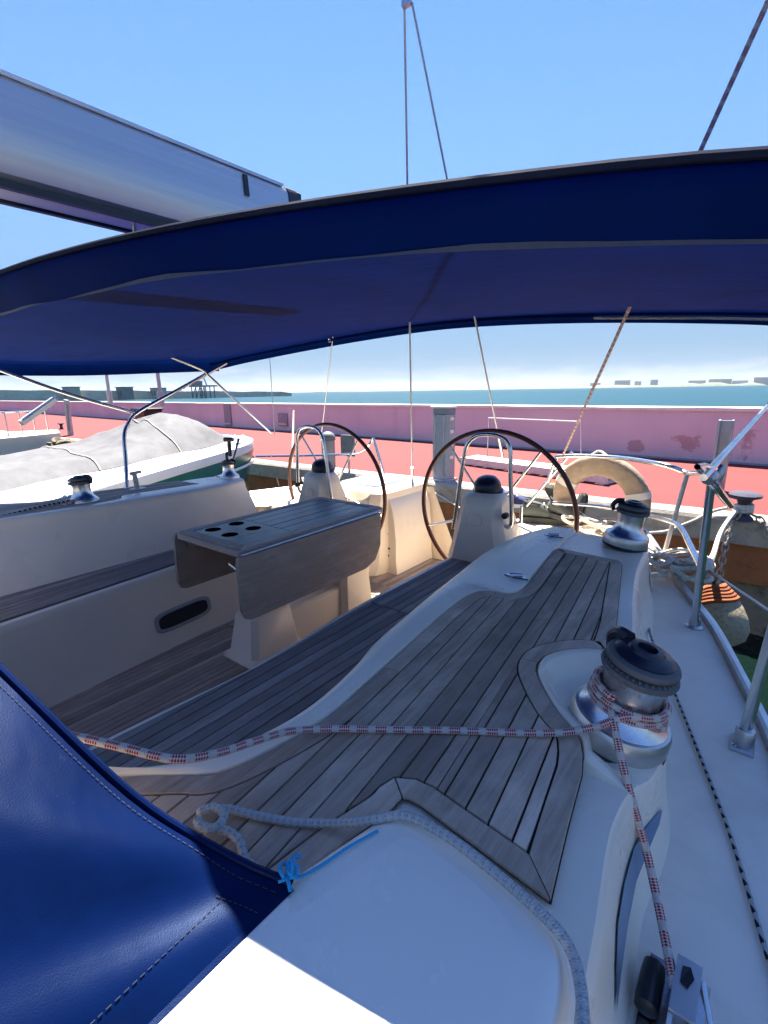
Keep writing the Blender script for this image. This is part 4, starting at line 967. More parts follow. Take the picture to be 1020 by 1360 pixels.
def sprayhood():
    t = thing('sprayhood', (-0.9, -0.1, 1.7), 'blue canvas sprayhood corner laced to the cabin roof', 'sprayhood')
    # aft edge sweeps up and inboard from its lashed corner; the side panel runs forward along the roof
    A = smooth([(-0.392, 0.300, 1.708), (-0.462, 0.262, 1.738), (-0.575, 0.205, 1.808), (-0.757, 0.140, 1.950), (-1.05, 0.075, 2.09), (-1.45, 0.03, 2.16), (CX, 0.0, 2.18)], 6)
    Bf = smooth([(-0.405, 0.02, 1.702), (-0.43, 0.0, 1.765), (-0.50, -0.03, 1.86), (-0.66, -0.08, 1.985), (-0.98, -0.13, 2.10), (-1.42, -0.17, 2.17), (CX, -0.2, 2.19)], 6)
    Cf = smooth([(-0.43, -0.9, 1.70), (-0.45, -0.9, 1.75), (-0.53, -0.9, 1.82), (-0.68, -0.9, 1.91), (-0.98, -0.92, 2.00), (-1.42, -0.95, 2.05), (CX, -1.0, 2.06)], 6)
    n = len(A); nv = 26; rows = []
    for i in range(n):
        s = i/(n-1); r = []
        for j in range(nv+1):
            w = j/nv
            a, b, c = Vector(A[i]), Vector(Bf[i]), Vector(Cf[i])
            p = a*(1-w)*(1-w*0.99)+b*2*w*(1-w)*1.0+c*w*w
            k = a*(1-w)**2+b*2*w*(1-w)+c*w*w
            # a taut tension fold runs from the lashed corner up along the panel, a softer hollow below it
            fold = math.exp(-((s-0.20-0.42*w*2.2)/0.055)**2)*0.016*min(1, w*8)*(1-w) - math.exp(-((s-0.10-0.26*w*2.2)/0.07)**2)*0.018*min(1, w*7)*(1-w)
            bel = 0.012*sin(pi*min(1, s*1.6))*sin(pi*min(1, w*1.3))
            r.append(tuple(k+Vector((0.55, 0.25, 0.8)).normalized()*(fold+bel)))
        rows.append(r)
    MB().loft(rows).build('canvas_side', M['blueshiny'], t, angle=80)
    edge = [Vector(r[0]) for r in rows]
    MB().tube([p+Vector((0.002, 0.002, 0.002)) for p in edge], 0.0045, 8).build('edge_piping', M['blueshiny'], t)
    # flap of canvas folded inward behind the edge
    MB().loft([[tuple(p), tuple(p+Vector((-0.02, 0.004, -0.022))), tuple(p+Vector((-0.05, -0.006, -0.045)))] for p in edge[:24]]).build('edge_flap', M['blueshiny'], t, angle=70)
    # stitching: along the edge hem, across the lashed corner and the long seam over the foot of the panel
    def on(si, wj): 
        i = min(n-1, si*(n-1)); j = min(nv, wj*nv); i0, j0 = int(i), int(j); i1, j1 = min(n-1, i0+1), min(nv, j0+1); a, b = i-i0, j-j0
        v = lambda x, y: Vector(rows[x][y])
        return v(i0, j0)*(1-a)*(1-b)+v(i1, j0)*a*(1-b)+v(i0, j1)*(1-a)*b+v(i1, j1)*a*b
    up = Vector((0.55, 0.25, 0.8)).normalized()*0.0016
    mb = MB()
    def stitch(path):
        for k in range(len(path)-1):
            a, b = path[k], path[k+1]; m_ = max(1, int((b-a).length/0.0065))
            for q in range(m_): mb.bar(a.lerp(b, (q+0.1)/m_)+up, a.lerp(b, (q+0.72)/m_)+up, 0.0008, 0.0006, tuple(up))
    stitch([on(0.010+0.93*k/40, 0.028) for k in range(22)])
    stitch([on(0.005+0.12*k/8, 0.075) for k in range(9)])
    stitch([on(0.105-0.025*k/30, 0.08+0.9*k/30) for k in range(30)])
    o = mb.build('stitching', M['thread'], t, smooth=False); o['kind'] = 'stuff'
    # foot of the canvas lying on the roof
    MB().loft([[rows[0][j], (rows[0][j][0]+0.006, rows[0][j][1], 1.7035)] for j in range(nv+1)]).build('foot_hem', M['blueshiny'], t)
    return t
sprayhood()
def lashing():
    c = Vector((-0.392, 0.300, 1.712)); mb = MB()
    mb.tube(smooth([c+Vector(p) for p in ((-0.010, -0.010, 0.003), (0.002, 0.006, 0.006), (0.000, 0.014, 0.009), (-0.008, 0.012, 0.011), (-0.006, 0.003, 0.010), (0.004, 0.004, 0.007), (0.004, 0.018, -0.004), (0.010, 0.045, -0.008), (0.022, 0.085, -0.006), (0.036, 0.128, -0.008))], 5), 0.0021, 8)
    mb.tube(smooth([c+Vector(p) for p in ((0.003, 0.000, 0.007), (-0.008, 0.012, 0.013), (-0.015, 0.014, 0.010), (-0.011, 0.005, 0.004), (0.002, -0.004, 0.005), (0.010, -0.008, 0.002))], 5), 0.0026, 8)
    mb.tube(smooth([c+Vector(p) for p in ((-0.003, 0.008, 0.007), (-0.018, 0.022, 0.005), (-0.013, 0.030, 0.003))], 5), 0.0026, 8)
    mb.tube(smooth([c+Vector(p) for p in ((-0.006, -0.004, 0.006), (-0.016, -0.002, 0.010), (-0.022, 0.008, 0.006), (-0.012, 0.012, 0.004))], 5), 0.0024, 8)
    props(mb.build('lashing_cord', M['cord']), 'cyan cord knotted through the lower corner of the blue sprayhood', 'cord')
lashing()

def boom():
    t = thing('boom', (CX, 1.0, 2.93), 'long silver aluminium boom with bright sunlit top edge above the awning', 'boom')
    sec = [(0.060, 0.0), (0.086, 0.022), (0.100, 0.075), (0.103, 0.165), (0.096, 0.182), (0.090, 0.262), (0.078, 0.284), (0.02, 0.288)]
    sec = sec+[(-x, z) for x, z in sec[::-1]]; sec += [(-0.045, -0.012), (0.045, -0.012)]
    rows = [[(CX+x, y, 2.925+z+(1.7-y)*0.0) for x, z in sec] for y in (-7.5, -3, 0, 0.8, 1.74)]
    MB().loft(rows, closed=True, capends=True).build('extrusion', M['boom'], t, angle=30)
    MB().bar((CX+0.070, -7.5, 3.217), (CX+0.070, 1.72, 3.217), 0.030, 0.012).build('sunlit_edge_bar', simple('sunlit_edge_pale', (0.72, 0.72, 0.70), 0.35, 0.2), t)  # pale bar stands in for the sunlit line along the boom's top edge
    MB().loft([[(CX+x*1.03, y, 2.925+0.14+(z-0.14)*1.03) for x, z in sec] for y in (1.742, 1.80)], closed=True, capends=True).build('end_cap', M['black'], t, angle=30)
    MB().box((CX-0.04, 1.76, 3.10), (CX+0.05, 1.86, 3.235), 0.01).build('end_fitting', M['black'], t)
    MB().bar((CX+0.098, 1.50, 3.115), (CX+0.092, 1.50, 3.195), 0.022, 0.006, (1, 0, 0)).build('strap', M['black'], t)
    for x in (-0.075, 0.075): MB().bar((CX+x, -7.5, 2.918), (CX+x, 1.6, 2.918), 0.022, 0.02).build('reef_rail', M['black'], t)
    MB().tube([(-1.985, 1.042, 2.926), (-1.985, 1.039, 2.884)], 0.007, 8).build('sheet_eye', M['steel'], t)
boom()

# ------------------------------------------------------------------ standing rigging seen through the frame
def line_thing(name, pts, r, mat, label, cat, group=None, n=6):
    o = MB().tube(pts, r, n).build(name, mat); return props(o, label, cat, group)
def ext(a, b, k): a, b = Vector(a), Vector(b); return tuple(a+(b-a)*k)
MS = (-1.668, 2.350, 4.116)
def backstay():
    base1, base2 = (-2.364, 3.420, 1.437), (-1.543, 3.420, 1.790)
    t = thing('backstay', base1, 'split wire backstay rising between the two helms to a block high above', 'backstay')
    MB().tube([base1, MS], 0.0065, 8).build('wire_leg', M['wire'], t); MB().tube([base2, (-1.624, 2.350, 4.098)], 0.0065, 8).build('wire_leg', M['wire'], t)
    top = (-1.648, 2.340, 4.106)
    mb = MB().box((top[0]-0.022, top[1]-0.012, top[2]-0.02), (top[0]+0.022, top[1]+0.012, top[2]+0.08), 0.006); mb.build('bridle_block', M['steeldull'], t)
    MB().tube([top, ext(base1, MS, 3.2)], 0.008, 8).build('wire_upper', M['wire'], t)
    for b in (base1, base2): MB().tube([b, ext(b, MS if b is base1 else (-1.624, 2.350, 4.098), 0.09)], 0.011, 8).build('turnbuckle', M['steel'], t)
backstay()
ra, rb = (-1.063, 3.300, 1.868), (-0.168, 1.900, 3.268)
line_thing('topping_line', [ra, ext(ra, rb, 0.5), ext(ra, rb, 2.2)], 0.0075, M['redrope'], 'red flecked line slanting up from the rail beside the lifebuoy', 'rope')
la, lb = (-3.384, 3.350, 1.848), (-2.831, 3.000, 2.764)
line_thing('flag_halyard', [la, ext(la, lb, 1.35)], 0.0045, M['wire'], 'thin light line rising behind the far wheel', 'line', 'thin lines behind the far helm')
la, lb = (-5.084, 4.200, 1.742), (-5.075, 4.200, 2.907)
line_thing('flag_halyard', [la, ext(la, lb, 1.3)], 0.005, M['wire'], 'thin light line standing left of the far wheel, above the boathook end', 'line', 'thin lines behind the far helm')

# ------------------------------------------------------------------ pushpit, stanchions, lifelines
def pushpit():
    t = thing('pushpit', (-0.35, 2.8, 1.40), 'stainless steel pushpit rail round the near stern corner', 'rail')
    b1, b2, b3 = (-0.126, 2.080, 1.400), (-0.360, 2.883, 1.400), (-1.471, 3.757, 1.400)
    top1 = (-0.126, 1.885, 1.997); top2 = (-0.301, 2.903, 1.869)
    c_aft = (-1.103, 3.380, 1.846); c_mid = (-0.762, 3.300, 1.873)
    MB().tube(smooth([(-1.186, 3.400, 1.657), (-1.140, 3.390, 1.811), c_aft, c_mid, (-0.424, 2.950, 1.896), top2, (-0.198, 2.400, 1.948), top1, (-0.100, 1.943, 1.952), (-0.085, 2.412, 1.822)], 5), 0.0135, 12).build('top_rail', M['steel'], t)
    MB().tube([b1, (-0.126, 1.976, 1.714), top1], 0.0135, 12).build('stanchion', M['steel'], t)
    MB().tube([b2, top2], 0.0115, 12).build('stanchion', M['steeldull'], t)
    MB().tube(smooth([(-1.139, 3.400, 1.510), (-0.788, 3.300, 1.549), (-0.526, 3.120, 1.573), (-0.338, 2.800, 1.631), (-0.270, 2.660, 1.635), (-0.200, 2.420, 1.617), (-0.126, 2.177, 1.588)], 5), 0.0125, 12).build('lower_rail', M['steel'], t)
    MB().tube([(-1.338, 3.420, 1.458), (-1.030, 3.380, 1.882)], 0.011, 10).build('stanchion', M['steel'], t)
    for b in (b1, b2): MB().lathe([(0.032, -0.004), (0.032, 0.006), (0.02, 0.012), (0.018, 0.04)], b, (0, 0, 1), 18).build('base_plate', M['steeldull'], t)
    MB().lathe([(0.018, -0.02), (0.022, -0.01), (0.022, 0.012), (0.016, 0.02)], (-0.126, 1.797, 2.027), (0.2, 0.8, 0.5), 14).build('clamp', M['steeldull'], t)
    MB().lathe([(0.020, -0.03), (0.022, 0.0), (0.014, 0.03)], (-0.126, 2.170, 1.987), (0.3, 0.2, 0.9), 14).build('clamp', M['steeldull'], t)
    MB().tube([(-0.120, 1.427, 2.094)[:3], (-0.120, 1.326, 2.119), (-0.120, 1.502, 2.100), (-0.110, 1.714, 2.065)], 0.007, 8).build('shackle', M['steel'], t)
    return b1, top1
sb1, st1 = pushpit()
def stanchion2():
    b = (0.054, 1.401, 1.400); t = thing('stanchion', b, 'stanchion at the right edge, its black foot bolted to the side deck', 'stanchion')
    mb = MB().box((b[0]-0.025, b[1]-0.035, 1.398), (b[0]+0.025, b[1]+0.035, 1.412), 0.004); mb.lathe([(0.022, 0.01), (0.022, 0.05), (0.019, 0.055)], b, (0.05, 0, 1), 16); mb.build('foot', M['steeldull'], t)
    for dx, dy in ((-0.016, -0.022), (0.016, 0.022), (-0.016, 0.022)): MB().lathe([(0.006, 0), (0.006, 0.004), (0.003, 0.006)], (b[0]+dx, b[1]+dy, 1.411), (0, 0, 1), 8).build('bolt', M['steel'], t)
    MB().tube([(b[0], b[1], 1.44), (b[0]+0.035, b[1]-0.01, 2.02)], 0.0135, 12).build('post', M['steel'], t)
stanchion2()
lw = (-0.126, 2.261, 1.584)
line_thing('lifeline', [lw, (0.075, 1.50, 1.735), (0.26, 0.6, 1.74), (0.36, -1.5, 1.75)], 0.0042, M['wire'], 'lower steel wire lifeline leading from the pushpit towards the right edge', 'lifeline', 'wire lifelines')
def left_rail():
    t = thing('stanchion', (-3.550, 2.441, 1.607), 'slim stanchion leaning on the far side deck near the far helm', 'stanchion')
    MB().tube([(-3.550, 2.412, 1.611), (-3.620, 2.593, 1.915)], 0.011, 8).build('post', M['steel'], t)
    MB().lathe([(0.028, 0), (0.028, 0.01), (0.016, 0.03)], (-3.550, 2.411, 1.599), (0, 0, 1), 12).build('foot', M['steeldull'], t)
    t = thing('cleat_post', (-3.550, 1.643, 1.625), 'small white post with a lashed line beside the awning leg', 'fitting')
    a = (-3.550, 1.643, 1.625); mb = MB().prism(ell(a[0], a[1], 0.05, 0.07, 12), a[2]-0.14, a[2]+0.02, 0.01); mb.build('base_block', M['gelcream'], t)
    mb = MB().tube([Vector(a)+Vector((0, 0, 0.0)), Vector(a)+Vector((0, -0.01, 0.14))], 0.018, 8); mb.tube([Vector(a)+Vector((0, -0.04, 0.13)), Vector(a)+Vector((0, 0.04, 0.135))], 0.012, 8); mb.build('lashed_line', M['whiterope'], t)
    # far pushpit: upright, top rail behind the far helm
    t = thing('pushpit', (-2.644, 3.400, 1.477), 'stainless pushpit upright between the far helm and the open stern', 'rail')
    MB().tube([(-2.643, 3.400, 1.511), (-2.699, 3.400, 1.696), (-2.772, 3.400, 1.893), (-2.809, 3.380, 1.839)], 0.012, 8).build('upright', M['steel'], t)
    MB().tube(smooth([(-2.772, 3.400, 1.893), (-2.934, 3.420, 1.760), (-3.339, 3.440, 1.703), (-4.327, 3.300, 1.638)], 4), 0.011, 8).build('top_rail', M['steel'], t)
    MB().tube([(-3.686, 3.300, 2.129), (-3.758, 3.300, 1.569)], 0.011, 8).build('upright', M['steel'], t)
left_rail()

# ------------------------------------------------------------------ ropes on deck
Z = TK+0.008
def red_rope():
    ax = Vector(WT).normalized(); o = Vector(WN); q = Vector((0, 0, 1)).rotation_difference(ax)
    def W_(a, r, h): return o+q @ Vector((r*cos(a), r*sin(a), h))
    pts = [Vector(p) for p in ((-1.142, 0.129, 1.700), (-0.962, 0.191, 1.735), (-0.829, 0.227, 1.760), (-0.749, 0.269, 1.750), (-0.678, 0.313, 1.735), (-0.656, 0.376, 1.715), (-0.654, 0.450, 1.692), (-0.645, 0.520, 1.672), (-0.599, 0.585, 1.658), (-0.507, 0.659, 1.653), (-0.411, 0.728, 1.653), (-0.315, 0.792, 1.653), (-0.242, 0.835, 1.660))]
    # it crosses the pod lip and rises on to the drum
    pts += [Vector((-0.186, 0.877, 1.672)), Vector((-0.137, 0.913, 1.695))]
    a0 = -0.35
    wrap = [W_(a0+2*pi*2.75*k/48, 0.0685+0.004*(1-k/48), 0.082+0.040*k/48) for k in range(49)]
    tail = [Vector(p) for p in ((-0.198, 1.002, 1.700), (-0.167, 0.911, 1.695), (-0.149, 0.880, 1.672), (-0.130, 0.850, 1.645), (-0.104, 0.822, 1.600), (-0.074, 0.808, 1.535), (-0.043, 0.766, 1.485), (-0.016, 0.707, 1.462), (0.001, 0.662, 1.455))]
    t = smooth(pts+wrap[::2]+tail, 5)
    props(MB().tube(t, 0.0068, 10).build('sheet_rope', M['redrope']), 'red and white sheet led across the teak and wrapped round the large winch', 'rope')
red_rope()
def grey_rope():
    z = 1.712
    main = [(-0.634, 0.303, 1.656), (-0.635, 0.317, 1.656), (-0.612, 0.334, 1.662), (-0.596, 0.350, 1.658), (-0.551, 0.373, 1.653), (-0.500, 0.398, 1.653), (-0.453, 0.425, 1.658), (-0.408, 0.436, 1.679), (-0.372, 0.445, 1.700), (-0.345, 0.463, 1.708), (-0.315, 0.470, 1.712), (-0.263, 0.472, 1.712), (-0.204, 0.465, 1.712), (-0.146, 0.454, 1.712), (-0.112, 0.447, 1.708), (-0.092, 0.438, 1.700), (-0.078, 0.419, 1.696), (-0.067, 0.393, 1.695), (-0.054, 0.353, 1.695), (-0.035, 0.269, 1.700)]
    coil = []
    c = Vector((-0.545, 0.375, TK+0.012))
    for k in range(40):
        a = 2*pi*k/17+0.6; r = 0.035+0.006*sin(k*0.7); coil.append(c+Vector((r*cos(a)*1.25, r*sin(a)*0.9-0.0006*k, 0.0007*k)))
    lead = [Vector(p) for p in ((-0.509, 0.314, 1.654), (-0.533, 0.323, 1.660), (-0.560, 0.319, 1.666))]
    loop = [Vector(p) for p in ((-0.586, 0.298, 1.674), (-0.602, 0.299, 1.674), (-0.578, 0.300, 1.672), (-0.570, 0.316, 1.674), (-0.582, 0.331, 1.672), (-0.607, 0.331, 1.670), (-0.619, 0.314, 1.668))]
    pts = [Vector((-0.477, 0.315, 1.652))]+lead+loop+[Vector(p) for p in main[2:]]
    props(MB().tube(smooth(pts, 6), 0.0066, 12).build('control_line', M['greyrope']), 'grey flecked line looped on the teak and led round the roof panel corner', 'rope')
grey_rope()
jl = [(-0.400, 2.478, 1.642), (-0.380, 2.450, 1.528), (-0.345, 2.340, 1.416), (-0.310, 2.239, 1.343), (-0.236, 1.832, 1.440), (-0.179, 1.703, 1.412), (-0.128, 1.575, 1.410), (-0.063, 1.395, 1.408), (-0.004, 1.226, 1.408), (0.041, 1.093, 1.408), (0.078, 0.965, 1.408), (0.104, 0.867, 1.408), (0.124, 0.789, 1.408), (0.152, 0.629, 1.408)]
props(MB().tube(smooth(jl, 6), 0.0040, 8).build('furling_line', M['bwrope']), 'black and white line running along the side deck', 'rope')
def small_block():
    a = Vector((-0.335, 2.263, 1.398)); t = thing('line_block', tuple(a), 'small black block on the black and white line', 'block')
    MB().plate([(a.x-0.012, a.y-0.01, a.z+0.045), (a.x-0.012, a.y+0.012, a.z+0.05), (a.x-0.012, a.y+0.02, a.z), (a.x-0.012, a.y+0.008, a.z-0.06), (a.x-0.012, a.y-0.014, a.z-0.06), (a.x-0.012, a.y-0.02, a.z)], (1, 0, 0), 0.024).build('cheek', M['black'], t)
    MB().tube([a+Vector((0, 0, -0.05)), a+Vector((0.02, -0.02, -0.16))], 0.005, 8).build('becket', M['steel'], t)
small_block()
def deck_block():
    a = Vector((-0.004, 0.660, 1.402)); t = thing('turning_block', tuple(a), 'grey turning block with a black roller at the lower right corner of the deck', 'block')
    o = Vector((a.x-0.006, a.y, 1.40))
    MB().box((o.x-0.030, o.y-0.075, 1.399), (o.x+0.055, o.y+0.075, 1.407), 0.003).build('base_plate', M['steel'], t)
    MB().lathe([(0.009, 0), (0.0155, 0.006), (0.0165, 0.02), (0.0165, 0.06), (0.0155, 0.074), (0.009, 0.078)], (o.x-0.018, o.y+0.046, 1.425), (0, -1, 0.0), 20).build('roller', M['black'], t)
    pf = [(0.055, 1.409), (0.060, 1.445), (0.052, 1.462), (0.036, 1.468), (0.020, 1.464), (-0.055, 1.44), (-0.07, 1.41)]
    MB().plate([(o.x+0.008, o.y+dy, z) for dy, z in pf], (1, 0, 0), 0.006).build('cheek', M['winchgrey'], t)
    MB().plate([(o.x+0.034, o.y+dy, z) for dy, z in pf], (1, 0, 0), 0.006).build('cheek', M['winchgrey'], t)
    MB().plate([(o.x+0.006, o.y+dy, z) for dy, z in [(p[0]*1.0, 1.465+0.004*(p[0] > 0)) for p in ()]] or [(o.x+0.008, o.y+0.045, 1.464), (o.x+0.040, o.y+0.045, 1.464), (o.x+0.040, o.y-0.03, 1.452), (o.x+0.008, o.y-0.03, 1.452)], (0, 0, 1), 0.005).build('bridge', M['winchgrey'], t)
    MB().plate([(o.x+0.016, o.y+0.030, 1.4685), (o.x+0.026, o.y+0.034, 1.4685), (o.x+0.032, o.y+0.020, 1.4675), (o.x+0.026, o.y+0.004, 1.465), (o.x+0.016, o.y+0.008, 1.465)], (0, 0, 1), 0.001).build('becket_slot', M['black'], t, smooth=False)
    for s in (0, 1): MB().tube([(o.x+0.042, o.y+0.03, 1.462-s*0.012), (o.x+0.075+s*0.01, o.y-0.06, 1.43-s*0.006)], 0.004, 8).build('shackle', M['steel'], t)
deck_block()
def rope_heap(name, c, spread, loops, r, label, seed, mat='whiterope', flat=0.35):
    rd = random.Random(seed); pts = []
    for k in range(loops):
        cx, cy = rd.gauss(0, spread[0]*0.4), rd.gauss(0, spread[1]*0.4); rr = rd.uniform(0.35, 0.8)*min(spread); ph = rd.uniform(0, 6); el = rd.uniform(0.5, 1.3); z = rd.uniform(0.2, 1)*flat*min(spread)
        for j in range(8):
            a = ph+2*pi*j/8*rd.choice((1, 1)); pts.append(Vector((c[0]+cx+rr*cos(a)*el, c[1]+cy+rr*sin(a), c[2]+r+abs(z+0.25*rr*flat*sin(2*a+ph)))))
    return props(MB().tube(smooth(pts, 4), r, 8).build(name, M[mat]), label, 'rope')
c_ = (-0.230, 2.550, 1.410); rope_heap('mooring_rope', (c_[0]-0.02, c_[1]+0.05, 1.405), (0.12, 0.22), 11, 0.010, 'heap of white mooring rope on the stern deck beside the pushpit stanchions', 4, flat=0.7)
c_ = (-0.742, 3.170, 1.410); rope_heap('mooring_rope', (c_[0], c_[1]+0.05, 1.402), (0.20, 0.14), 9, 0.010, 'heap of white rope behind the bare winch under the lifebuoy', 9, flat=0.5)
c_ = (-2.512, 3.633, 0.875); rope_heap('stern_rope', (c_[0]-0.10, c_[1]+0.02, 0.872), (0.09, 0.10), 5, 0.008, 'pale rope piled at the foot of the far seat box', 14, flat=0.5)
c_ = (-3.420, 1.005, 1.569); 
props(MB().tube(smooth([(-3.360, 0.573, 1.631), (-3.360, 0.768, 1.612), (-3.360, 0.916, 1.625), (-3.370, 1.080, 1.637), (-3.380, 1.191, 1.672)], 5), 0.011, 8).build('far_sheet', M['redrope']), 'red flecked rope lying along the far coaming up to its winch', 'rope')
props(MB().tube(smooth([(-3.400, 0.587, 1.663), (-3.400, 0.783, 1.638), (-3.410, 0.975, 1.652), (-3.420, 1.276, 1.661)], 5), 0.008, 8).build('far_line', M['bwrope']), 'black and white line lying along the far coaming', 'rope')

# ------------------------------------------------------------------ lifebuoy, shoes, fender
def lifebuoy():
    c = Vector((-0.845, 3.440, 1.561)); t = thing('lifebuoy', tuple(c), 'beige horseshoe lifebuoy hanging on the stern rail', 'lifebuoy')
    fw = Vector((0.10, 1, 0.10)).normalized(); rt = fw.cross(Vector((0, 0, 1))).normalized(); up = rt.cross(fw)
    R = 0.245; ctr = []
    for k in range(25):
        a = radians(-38+256*k/24); ctr.append(c+rt*R*1.02*cos(a)+up*R*0.98*sin(a))
    rows = []
    for i, p in enumerate(ctr):
        rad = (p-c).normalized(); w, d = 0.070, 0.044
        if i in (0, len(ctr)-1): w, d = 0.055, 0.030
        rows.append([tuple(p+rad*w*cos(a)*(abs(cos(a))**-0.35 if abs(cos(a)) > 0.05 else 1)+fw*d*sin(a)*(abs(sin(a))**-0.3 if abs(sin(a)) > 0.05 else 1)) for a in [2*pi*k/16 for k in range(16)]])
    m = stain_mat('sunbleached_beige', (0.31, 0.235, 0.17), (0.40, 0.31, 0.235), (0.21, 0.15, 0.10), 7, 0.5)
    MB().loft(rows, closed=True, capends=True).build('ring', m, t, angle=50)
    for i in (5, 18):
        p = ctr[i]; rad = (p-c).normalized(); tg = (ctr[i+1]-ctr[i-1]).normalized(); rr = []
        for o_ in (-0.022, 0.022): rr.append([tuple(p+tg*o_+rad*0.0745*cos(a)*(abs(cos(a))**-0.35 if abs(cos(a)) > 0.05 else 1)+fw*0.0475*sin(a)*(abs(sin(a))**-0.3 if abs(sin(a)) > 0.05 else 1)) for a in [2*pi*k/16 for k in range(16)]])
        MB().loft(rr, closed=True).build('reflective_band', simple('pale_band', (0.62, 0.60, 0.55), 0.5), t)
    top = c+up*(R+0.06); MB().tube(smooth([top+rt*-0.06-fw*0.05, top+rt*-0.02+up*0.03, top+rt*0.05+up*0.015-fw*0.05], 4), 0.008, 6).build('hanging_strap', M['whiterope'], t)
lifebuoy()
def shoe(loc, yaw, cols, label, roll=0.0, s=1.0, pitch=0.0):
    t = thing('shoe', loc, label, 'shoe', 'shoes drying on the stern')
    R = Matrix.Rotation(yaw, 3, 'Z') @ Matrix.Rotation(roll, 3, 'Y') @ Matrix.Rotation(pitch, 3, 'X'); o = Vector(loc)
    st = [(-0.125, 0.022, 0.030), (-0.115, 0.034, 0.075), (-0.085, 0.037, 0.092), (-0.05, 0.036, 0.090), (-0.015, 0.037, 0.080), (0.03, 0.042, 0.062), (0.075, 0.046, 0.048), (0.115, 0.040, 0.038), (0.14, 0.022, 0.026)]
    def sec(y, w, h, z0, k=14):
        return [tuple(o+R @ (Vector((w*cos(a)*(1.0 if sin(a) < 0.3 else 0.82), y, z0+(h*0.5+h*0.5*sin(a)))) *s)) for a in [2*pi*i/k for i in range(k)]]
    MB().loft([sec(y, w, h, 0.022) for y, w, h in st], closed=True, capends=True).build('upper', cols[0], t, angle=60)
    MB().loft([[tuple(o+R @ (Vector((x*(w+0.006), y*1.03, z))*s)) for x, z in ((-1, 0.0), (1, 0.0), (1.04, 0.014), (1, 0.028), (-1, 0.028), (-1.04, 0.014))] for y, w, h in st], closed=True, capends=True).build('sole', cols[1], t, angle=60)
    MB().tube([tuple(o+R @ (Vector((0.025*cos(a), -0.065+0.045*sin(a), 0.112-0.020*(sin(a)+1)*0.5))*s)) for a in [2*pi*i/16 for i in range(16)]], 0.009*s, 6, closed=True).build('collar', cols[2], t)
    MB().add([tuple(o+R @ (Vector((0.022*cos(a), -0.065+0.042*sin(a), 0.114-0.020*(sin(a)+1)*0.5))*s)) for a in [2*pi*i/16 for i in range(16)]], [tuple(range(16))]).build('opening', M['recess'], t, smooth=False)
    for k in range(4):
        y = -0.005+k*0.018; h = 0.022+0.083-0.0125*k*1.05
        MB().tube([tuple(o+R @ (Vector((x, y+abs(x)*0.2, h-abs(x)*0.35))*s)) for x in (-0.022, 0, 0.022)], 0.0035*s, 5).build('lace', cols[3], t)
blu = simple('blue_shoe_fabric', (0.03, 0.045, 0.16), 0.8, scale=40); gry = simple('grey_green_mesh', (0.085, 0.10, 0.095), 0.85, scale=60); orn = simple('tan_orange_fabric', (0.42, 0.19, 0.075), 0.85, scale=50)
wht = simple('white_rubber', (0.6, 0.6, 0.58), 0.6); drk = simple('dark_sole', (0.045, 0.05, 0.05), 0.8)
LZ = 1.30
def at(p, z): return (p[0], p[1], z)
shoe(at((-1.605, 3.820, 1.345), 1.341), radians(-62), (blu, wht, blu, wht), 'navy blue shoe with white trim beside the near wheel', s=1.1)
shoe(at((-1.824, 4.029, 1.345), 1.341), radians(-95), (blu, drk, blu, wht), 'navy blue shoe behind the other blue one', s=1.05)
shoe(at((-1.230, 3.485, 1.345), 1.341), radians(-72), (gry, drk, M['black'], wht), 'grey green trainer with white edging in front of the tan one', s=1.35)
shoe(at((-1.067, 3.448, 1.400), 1.39), radians(-118), (gry, drk, M['black'], wht), 'second grey green trainer seen through the near wheel rim', s=1.25)
shoe(at((-1.183, 3.634, 1.460), 1.46), radians(160), (orn, drk, orn, wht), 'tan orange shoe standing behind the grey trainers', s=1.2, pitch=radians(48))
shoe(at((-0.993, 3.586, 1.460), 1.46), radians(-10), (drk, drk, M['black'], drk), 'dark shoe tipped up showing its oval sole', pitch=radians(78), s=0.72)

def fender():
    c = Vector((0.10, 3.0, 0.86)); c = Vector((-0.059, 2.900, 1.136)); t = thing('fender', tuple(c), 'worn cream fender with orange end lashing hanging off the stern quarter', 'fender')
    ax = Vector((0.35, -0.25, -0.9)).normalized(); m = stain_mat('grubby_cream', (0.36, 0.29, 0.18), (0.48, 0.40, 0.27), (0.17, 0.13, 0.08), 14, 0.9)
    o = c-ax*0.16
    MB().lathe([(0.03, 0.0), (0.060, 0.02), (0.082, 0.06), (0.098, 0.12), (0.105, 0.18), (0.098, 0.24), (0.07, 0.285), (0.02, 0.305)], o, ax, 24).build('body', m, t)
    for k in range(5):
        h = 0.004+0.017*k; r = 0.046+0.0095*k; q = Vector((0, 0, 1)).rotation_difference(ax)
        MB().tube([o+q @ Vector((r*cos(a), r*sin(a), h+0.004*sin(3*a))) for a in [2*pi*i/24 for i in range(24)]], 0.012, 8, closed=True).build('orange_turn', simple('orange_lashing_%d' % k, (0.26, 0.07, 0.018) if k % 2 == 0 else (0.18, 0.045, 0.014), 0.85, scale=60), t)
    MB().tube([o, o-ax*0.04, Vector((-0.126, 2.706, 1.391))], 0.010, 8).build('lanyard', M['black'], t)
fender()

